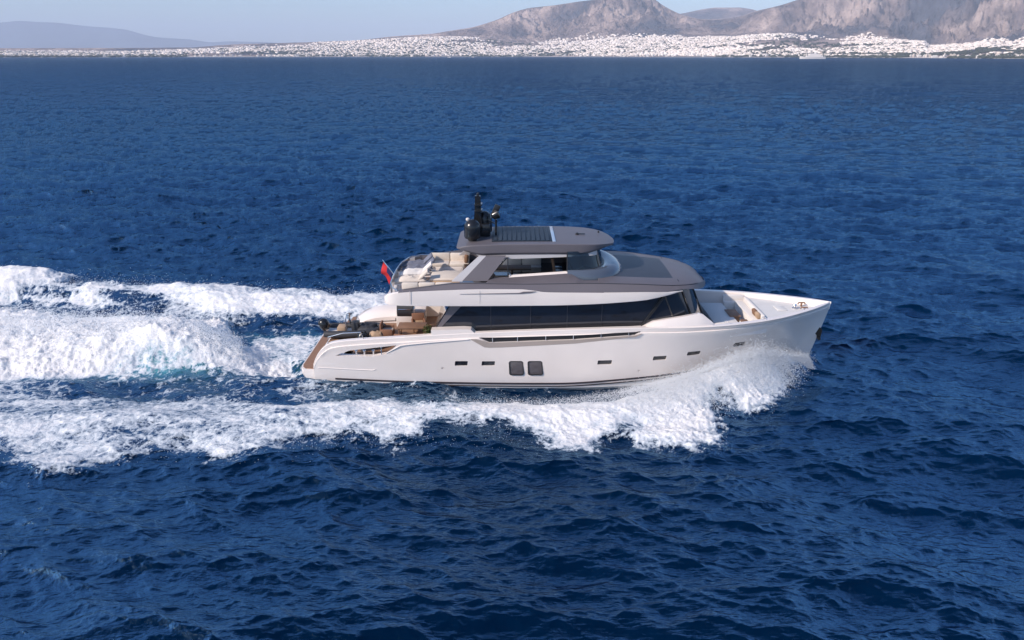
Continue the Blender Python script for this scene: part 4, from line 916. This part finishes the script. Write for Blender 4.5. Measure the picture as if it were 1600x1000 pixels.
def land_mat():
    m = bpy.data.materials.new('dry_hillside'); m.use_nodes = True; t = m.node_tree; b = t.nodes['Principled BSDF']; b.inputs['Roughness'].default_value = 1; b.inputs['Specular IOR Level'].default_value = 0
    tc = t.nodes.new('ShaderNodeTexCoord'); N = t.nodes.new; Lk = t.links.new
    n1 = N('ShaderNodeTexNoise'); n1.inputs['Scale'].default_value = .0011; n1.inputs['Detail'].default_value = 10; n1.inputs['Roughness'].default_value = .62; Lk(tc.outputs['Object'], n1.inputs['Vector'])
    n2 = N('ShaderNodeTexNoise'); n2.inputs['Scale'].default_value = .006; n2.inputs['Detail'].default_value = 8; n2.inputs['Roughness'].default_value = .7; Lk(tc.outputs['Object'], n2.inputs['Vector'])
    r1 = N('ShaderNodeValToRGB'); e = r1.color_ramp.elements
    e[0].position = .40; e[0].color = (.085, .09, .115, 1); e[1].position = .60; e[1].color = (.54, .42, .365, 1)
    e2 = e.new(.5); e2.color = (.24, .185, .175, 1)
    Lk(n1.outputs[0], r1.inputs[0])
    mx = N('ShaderNodeMix'); mx.data_type = 'RGBA'; mx.blend_type = 'OVERLAY'; mx.inputs[0].default_value = .8; Lk(r1.outputs[0], mx.inputs[6]); Lk(n2.outputs[0], mx.inputs[7]); Lk(mx.outputs[2], b.inputs['Base Color'])
    bp = N('ShaderNodeBump'); bp.inputs['Strength'].default_value = 1; bp.inputs['Distance'].default_value = 110; Lk(n2.outputs[0], bp.inputs['Height']); Lk(bp.outputs[0], b.inputs['Normal'])
    return m
LM = land_mat()
tt = np.concatenate([np.linspace(0, 1, 60) ** 1.5 * 0 + np.linspace(-.02, 1, 60), 1 + np.linspace(0, 1, 170)[1:], 2 + np.linspace(0, 1, 40)[1:]])
PX = np.repeat(pxs[None, :], len(tt), 0)
cyg, tyg, ryg = coastY[None, :], cityY[None, :], ridgeY[None, :]
T_ = tt[:, None]
YD = np.where(T_ <= 1, cyg + (tyg - cyg) * T_, np.where(T_ <= 2, tyg + (ryg - tyg) * (T_ - 1), ryg + 9000 * (T_ - 2)))
ZL = land_height(PX, YD)
XL = YD * ((PX - 800) / FPX / (CT + 415 / FPX * ST))
hills = grid_mesh('hills', XL, YD, ZL, LM); tag(hills, kind='structure')
# far range on the left, haze blue painted into its colour
p2 = np.linspace(-1200, 700, 420)
rr_ = smooth1(tab([(-1200, 50), (-500, 30), (-60, 40), (0, 36), (40, 32), (70, 34), (100, 35), (130, 39), (150, 41), (180, 43), (205, 46), (230, 54), (250, 58), (300, 61), (330, 66), (360, 64), (430, 66), (480, 74), (520, 84), (700, 90)])(p2), 7)
yy_ = np.linspace(26000, 34000, 60); P2, Y2 = np.meshgrid(p2, yy_)
sl = lambda row: (-ST + (500 - row) / FPX * CT) / (CT + (500 - row) / FPX * ST)
X2 = Y2 * ((P2 - 800) / FPX / (CT + 415 / FPX * ST))
ZR = CZ + 30000 * sl(np.interp(P2, p2, rr_)); Z2 = ZR * np.exp(-((Y2 - 30000) / 2200) ** 2) + 45 * samp(T_hill2, X2, Y2, 16000.0) * (1 - np.exp(-((Y2 - 30000) / 900) ** 2)) - 10
fh = grid_mesh('far_hills', X2, Y2, Z2, mat('haze_blue_far_slopes', (.07, .10, .13), 1, spec=0, var=.3, vscale=.0006)); tag(fh, kind='structure')

# city: pale blocks on the slope behind the shore
M['plaster'] = mat('pale_plaster', (.70, .66, .62), .9, spec=.1)
def win_mat():
    m = bpy.data.materials.new('plaster_with_openings'); m.use_nodes = True; t = m.node_tree; b = t.nodes['Principled BSDF']; b.inputs['Roughness'].default_value = .9; b.inputs['Specular IOR Level'].default_value = .1
    tc = t.nodes.new('ShaderNodeTexCoord'); n = t.nodes.new('ShaderNodeTexNoise'); n.inputs['Scale'].default_value = .012; n.inputs['Detail'].default_value = 3; t.links.new(tc.outputs['Object'], n.inputs['Vector'])
    wn = t.nodes.new('ShaderNodeTexWhiteNoise'); sn = t.nodes.new('ShaderNodeVectorMath'); sn.operation = 'SNAP'; sn.inputs[1].default_value = (22, 22, 400)
    t.links.new(tc.outputs['Object'], sn.inputs[0]); t.links.new(sn.outputs[0], wn.inputs[0])
    cr = t.nodes.new('ShaderNodeValToRGB'); e = cr.color_ramp.elements; e[0].color = (.52, .43, .36, 1); e[0].position = .0; e[1].color = (.88, .79, .72, 1); e[1].position = .5
    t.links.new(wn.outputs[0], cr.inputs[0]); t.links.new(cr.outputs[0], b.inputs['Base Color']); return m
M['city'] = win_mat()
def city_boxes(n, seed):
    r = np.random.default_rng(seed); out = []
    px = r.uniform(-250, 1850, n); t = r.uniform(.015, 1.08, n)
    cy = np.interp(px, pxs, coastY); ty = np.interp(px, pxs, cityY); Yd = cy + (ty - cy) * t
    dens = np.interp(px, [-250, 150, 350, 450, 900, 1000, 1400, 1440, 1480, 1850], [.35, .4, .5, .65, .8, 1, 1, .8, .9, .9])
    X = Yd * ((px - 800) / FPX / (CT + 415 / FPX * ST))
    cl = samp(T_hill2, X, Yd, 2600.0); keep = (r.random(n) < dens) & (cl > -.65) & ((t > .05) | (samp(T_hill, X, Yd, 3000.0) > .3))
    # patches of trees along the low shore and small parks stay open
    keep &= ~((t > .10) & (t < .2) & (samp(T_hill, X, Yd, 6000.0) > -.1) & (px > 880))
    px, t, Yd, X = px[keep], t[keep], Yd[keep], X[keep]
    z = land_height(px, Yd); return X, Yd, z, t
def boxes_mesh(name, X, Y, Z, sx, sy, sz, m, ang):
    n = len(X); c = np.array([(-1, -1, 0), (1, -1, 0), (1, 1, 0), (-1, 1, 0), (-1, -1, 1), (1, -1, 1), (1, 1, 1), (-1, 1, 1)], float)
    v = np.repeat(c[None], n, 0); v[:, :, 0] *= sx[:, None] / 2; v[:, :, 1] *= sy[:, None] / 2; v[:, :, 2] *= sz[:, None]
    ca, sa = np.cos(ang)[:, None], np.sin(ang)[:, None]
    x_ = v[:, :, 0] * ca - v[:, :, 1] * sa + X[:, None]; y_ = v[:, :, 0] * sa + v[:, :, 1] * ca + Y[:, None]; z_ = v[:, :, 2] + Z[:, None] - 2.0
    co = np.stack([x_, y_, z_], -1).reshape(-1, 3).astype(np.float32)
    f = np.array([(0, 1, 5, 4), (1, 2, 6, 5), (2, 3, 7, 6), (3, 0, 4, 7), (4, 5, 6, 7)]); q = (np.arange(n)[:, None, None] * 8 + f[None]).reshape(-1, 4).astype(np.int32)
    me = bpy.data.meshes.new(name); me.vertices.add(len(co)); me.vertices.foreach_set('co', co.ravel()); me.loops.add(q.size); me.loops.foreach_set('vertex_index', q.ravel())
    me.polygons.add(len(q)); me.polygons.foreach_set('loop_start', np.arange(0, q.size, 4, dtype=np.int32)); me.update(calc_edges=True); me.materials.append(m); return link(name, me)
X, Y, Z, t_ = city_boxes(52000, 3)
n = len(X); r = np.random.default_rng(4)
city = boxes_mesh('city', X, Y, Z, r.uniform(10, 30, n), r.uniform(9, 22, n), r.uniform(6, 14, n), M['city'], r.uniform(-.5, .5, n))
tag(city, 'mass of small white city blocks climbing from the far shore to the mountain foot', 'city', kind='stuff')
# dark tree cover between the blocks
X, Y, Z, t_ = (lambda px, t: (lambda Yd: (Yd * ((px - 800) / FPX / (CT + 415 / FPX * ST)), Yd, land_height(px, Yd), t))(np.interp(px, pxs, coastY) + (np.interp(px, pxs, cityY) - np.interp(px, pxs, coastY)) * t))(r.uniform(-250, 1850, 9000), r.uniform(.03, .95, 9000) ** 1.9)
n = len(X); M['treesfar'] = mat('far_tree_crowns', (.035, .042, .022), .9, var=.3, vscale=.05)
gr = samp(T_hill, X, Y, 3000.0) > -.2; X, Y, Z = X[gr], Y[gr], Z[gr]; n = len(X)
bmw = bmesh.new()
bmesh.ops.create_icosphere(bmw, subdivisions=1, radius=1.0); base_v = np.array([v.co for v in bmw.verts]); base_f = np.array([[v.index for v in f.verts] for f in bmw.faces]); bmw.free()
def blobs(name, X, Y, Z, s, hz_, m, seed):
    r = np.random.default_rng(seed); n = len(X); v = base_v[None] * (1 + .25 * r.standard_normal((n, len(base_v), 1)))
    co = np.stack([v[:, :, 0] * s[:, None] + X[:, None], v[:, :, 1] * s[:, None] + Y[:, None], v[:, :, 2] * hz_[:, None] + Z[:, None]], -1).reshape(-1, 3).astype(np.float32)
    q = (np.arange(n)[:, None, None] * len(base_v) + base_f[None]).reshape(-1, 3).astype(np.int32)
    me = bpy.data.meshes.new(name); me.vertices.add(len(co)); me.vertices.foreach_set('co', co.ravel()); me.loops.add(q.size); me.loops.foreach_set('vertex_index', q.ravel())
    me.polygons.add(len(q)); me.polygons.foreach_set('loop_start', np.arange(0, q.size, 3, dtype=np.int32)); me.update(calc_edges=True); me.shade_smooth(); me.materials.append(m); return link(name, me)
tag(blobs('coastal_trees', X, Y, Z + 4, r.uniform(8, 24, n), r.uniform(5, 9, n), M['treesfar'], 5), 'dark green tree belts low along the far shore', 'trees', kind='stuff')
# pale beach line
pb = np.linspace(-600, 2200, 500); cyb = np.interp(pb, pxs, coastY)
XB = np.stack([(cyb + d) * ((pb - 800) / FPX / (CT + 415 / FPX * ST)) for d in (-14, 6, 60)]); YB_ = np.stack([cyb + d for d in (-14, 6, 60)]); ZB_ = np.stack([np.full(500, -.5), np.full(500, 1.2), np.full(500, 4.2)])
tag(grid_mesh('beach', XB, YB_, ZB_, mat('pale_sand', (.55, .50, .44), .95)), kind='structure')

# three hundred blocks of the front rows as things of their own
protos = []
for k in range(6):
    b_ = bmesh.new(); w_, d_, h_ = [(17, 11, 10), (12, 11, 13), (26, 10, 8), (15, 12, 7), (11, 10, 16), (20, 13, 11)][k]
    bx(b_, -w_ / 2, w_ / 2, -d_ / 2, d_ / 2, -3, h_); bx(b_, -w_ / 4, w_ / 8, -d_ / 4, d_ / 4, h_, h_ + 3)
    for f in range(1, int(h_ / 3.2)): bx(b_, -w_ / 2 + 1, w_ / 2 - 1, -d_ / 2 - 1.4, -d_ / 2, f * 3.2 - .15, f * 3.2 + .8)
    protos.append(fin('city_block', b_, [M['plaster'], mat('cream_plaster', (.62, .54, .47), .9), M['plaster']][k % 3], None, 0))
r = random.Random(9); cnt = 0; rows = []
while cnt < 300:
    px = r.uniform(-20, 1620); t = r.choice([.012, .03, .05, .07]) + r.uniform(0, .012)
    if px < 900 and r.random() < .35: continue
    cy = float(np.interp(px, pxs, coastY)); ty = float(np.interp(px, pxs, cityY)); Yd = cy + (ty - cy) * t; x = Yd * ((px - 800) / FPX / (CT + 415 / FPX * ST))
    if any(abs(x - a) < 26 and abs(Yd - b) < 20 for a, b in rows): continue
    rows.append((x, Yd)); k = cnt % 6; o = protos[k] if cnt < 6 else protos[k].copy()
    if cnt >= 6: COL.objects.link(o)
    o.location = (x, Yd, float(land_height(np.array([px]), np.array([Yd]))[0])); o.rotation_euler = (0, 0, r.uniform(-.5, .5))
    tag(o, 'small pale city block in the front rows along the distant shoreline', 'building', 'pale city blocks in the front rows of the far shore'); cnt += 1

# ships lying off the far shore
def ship(px, depth, L_, label, kind):
    x = depth * slope_at(px, 86)[0]; t = tag(empty(kind, (x, depth, 0), R(180)), label, kind)
    b_ = bmesh.new(); rr = []
    for u, w_, zt_ in ((-.5, .07, .085), (-.4, .085, .08), (0, .09, .075), (.3, .075, .085), (.45, .03, .1), (.5, .003, .11)):
        rr.append([(u * L_, -w_ * L_ * .8, -.01 * L_), (u * L_ + .01 * L_, -w_ * L_, zt_ * L_), (u * L_ + .01 * L_, w_ * L_, zt_ * L_), (u * L_, w_ * L_ * .8, -.01 * L_)])
    loft(b_, rr); fin('hull', b_, M['gel'], t)
    b_ = bmesh.new(); bx(b_, -.38 * L_, .25 * L_, -.07 * L_, .07 * L_, .07 * L_, .13 * L_); bx(b_, -.3 * L_, .16 * L_, -.06 * L_, .06 * L_, .13 * L_, .17 * L_); bx(b_, -.16 * L_, .1 * L_, -.05 * L_, .05 * L_, .17 * L_, .20 * L_); fin('superstructure', b_, M['gel'], t)
    b_ = bmesh.new(); prism(b_, [(-.12 * L_, .20 * L_), (-.04 * L_, .20 * L_), (-.07 * L_, .255 * L_), (-.12 * L_, .255 * L_)], -.025 * L_, .025 * L_); fin('funnel', b_, M['gel'], t)
    b_ = bmesh.new(); bx(b_, -.36 * L_, .23 * L_, -.0705 * L_, -.069 * L_, .095 * L_, .108 * L_); fin('window_band', b_, M['glass'], t)
    return t
ship(1270, 3300, 108, 'large white ferry lying off the far shore at right', 'ferry')
ship(702, 5200, 24, 'small white boat close under the far city shore, left of two', 'boat')
ship(739, 5600, 22, 'smaller white boat close under the far city shore, right of two', 'boat')

# ================================================================ SPRAY
def spray(n, seed):
    r = np.random.default_rng(seed); P = []; S = []
    def add(x, l, z, s): P.append(np.stack([x, l, z], -1)); S.append(s)
    # thrown up at the bow and along the starboard crest
    def crest(k, xa, xb, cf, sgn, hscale, spread, sm):
        x = xa + (xb - xa) * r.random(k) ** .68; c = tabf(cf, x); a = tabf(amp_s, x)
        l = c + r.standard_normal(k) * spread * (tabf(wid_s, x)) ; z = a * np.exp(-((l - c) / tabf(wid_s, x)) ** 2) + np.abs(r.standard_normal(k)) ** 1.6 * hscale * (.25 + a * .5)
        hw = np.interp(x, [6, 10, 12, 14, 16.3], [3.4, 2.5, 1.75, .95, .2]); ok = np.abs(l) > hw; add(x[ok] , l[ok], z[ok], r.uniform(.4, 1, ok.sum()) * sm)
    crest(int(n * .34), 5, 15.9, crest_s, -1, .19, .75, .014)
    crest(int(n * .10), 10.5, 15.9, crest_s, -1, .24, .7, .015)
    crest(int(n * .08), -3, 9, crest_s, -1, .08, .5, .013)
    crest(int(n * .08), 4, 16.4, crest_p, 1, .25, .6, .015)
    # rooster tail and far breaking edge
    k = int(n * .16); x = r.uniform(-34, -14.5, k); u = r.standard_normal(k) * .6; l = tabf(hump_c, x) + u * tabf(hump_w, x) * .8
    z = tabf(hump_h, x) * np.exp(-np.abs(u * .8) ** 2.6) + np.abs(r.standard_normal(k)) ** 1.5 * .22; add(x, l, z, r.uniform(.4, 1, k) * .018)
    k = int(n * .10); x = r.uniform(-45, -8, k); l = tabf(crest_p, x) - .1 + r.standard_normal(k) * .5; z = tabf(amp_p, x) * .8 + np.abs(r.standard_normal(k)) ** 1.5 * .2; add(x, l, z, r.uniform(.4, 1, k) * .013)
    k = int(n * .06); x = r.uniform(-30, 0, k); l = tabf(crest_s, x) - .8 + r.standard_normal(k) * 1.0; z = tabf(amp_s, x) * .6 + np.abs(r.standard_normal(k)) * .08; add(x, l, z, r.uniform(.4, 1, k) * .012)
    P = np.concatenate(P); S = np.concatenate(S); n = len(P)
    tet = np.array([(1, 1, 1), (1, -1, -1), (-1, 1, -1), (-1, -1, 1)], float)
    q = r.standard_normal((n, 4, 3)) * .35 + tet[None]
    co = (P[:, None, :] + q * S[:, None, None]).reshape(-1, 3); co[:, 1] += YB
    f = np.array([(0, 1, 2), (0, 3, 1), (0, 2, 3), (1, 3, 2)]); qq = (np.arange(n)[:, None, None] * 4 + f[None]).reshape(-1, 3).astype(np.int32)
    me = bpy.data.meshes.new('spray'); me.vertices.add(len(co)); me.vertices.foreach_set('co', co.astype(np.float32).ravel()); me.loops.add(qq.size); me.loops.foreach_set('vertex_index', qq.ravel())
    me.polygons.add(len(qq)); me.polygons.foreach_set('loop_start', np.arange(0, qq.size, 3, dtype=np.int32)); me.update(calc_edges=True)
    m = bpy.data.materials.new('spray'); m.use_nodes = True; t = m.node_tree; t.nodes.clear(); N = t.nodes.new
    o_ = N('ShaderNodeOutputMaterial'); d = N('ShaderNodeBsdfDiffuse'); d.inputs[0].default_value = (.88, .89, .9, 1); tr = N('ShaderNodeBsdfTranslucent'); tr.inputs[0].default_value = (.88, .89, .9, 1)
    mx = N('ShaderNodeMixShader'); mx.inputs[0].default_value = .5; t.links.new(d.outputs[0], mx.inputs[1]); t.links.new(tr.outputs[0], mx.inputs[2])
    mx = N('ShaderNodeAddShader'); d.inputs[0].default_value = tr.inputs[0].default_value = (.52, .53, .54, 1); t.links.new(d.outputs[0], mx.inputs[0]); t.links.new(tr.outputs[0], mx.inputs[1])
    tp = N('ShaderNodeBsdfTransparent'); m2 = N('ShaderNodeMixShader'); m2.inputs[0].default_value = .62; t.links.new(tp.outputs[0], m2.inputs[1]); t.links.new(mx.outputs[0], m2.inputs[2]); t.links.new(m2.outputs[0], o_.inputs[0])
    me.materials.append(m); o = link('spray', me); tag(o, 'fine white spray thrown up along the bow wave and the churned wake', 'spray', kind='stuff')
spray(200000, 12)

# ================================================================ HAZE
b_ = bmesh.new(); bx(b_, -52000, 52000, -9000, 42000, -13.5, 1500)
hm_ = bpy.data.materials.new('haze'); hm_.use_nodes = True; t = hm_.node_tree; t.nodes.clear()
o_ = t.nodes.new('ShaderNodeOutputMaterial'); pv = t.nodes.new('ShaderNodeVolumePrincipled')
pv.inputs['Density'].default_value = 4.3e-5; pv.inputs['Color'].default_value = (.74, .83, 1.0, 1); pv.inputs['Anisotropy'].default_value = -.1
t.links.new(pv.outputs[0], o_.inputs['Volume'])
hz_o = fin('haze', b_, hm_, None, 0); tag(hz_o, 'thin pale sea haze fading the far hills', 'haze', kind='stuff')

# loose gear on the aft deck
t = tag(empty('gear_pile', W(-7.25, -1.75, 1.35), R(20)), 'dark heap of folded covers and straps against the side rail beside the tender', 'gear')
b_ = bmesh.new(); crumpled(b_, -.6, .6, -.4, .4, .0, .55, 8, .16, 9); fin('folded_cover', b_, M['charcoal'], t, 50)
b_ = bmesh.new(); crumpled(b_, -.1, .75, -.2, .42, .3, .78, 9, .12, 7); fin('folded_towel', b_, M['tan'], t, 50)
b_ = bmesh.new(); crumpled(b_, -.7, -.1, -.3, .3, .4, .88, 10, .14, 7); fin('bag', b_, M['black'], t, 50)
for sg in (-1,):
    b_ = bmesh.new(); tube(b_, [(-9.1, sg * 3.2, 2.1), (-9.05, sg * 3.2, 2.5), (-8.3, sg * 3.25, 2.72), (-7.4, sg * 3.28, 2.78), (-7.3, sg * 3.28, 2.42)], .02, 6); fin('hand_rail', b_, M['chrome'], yacht)
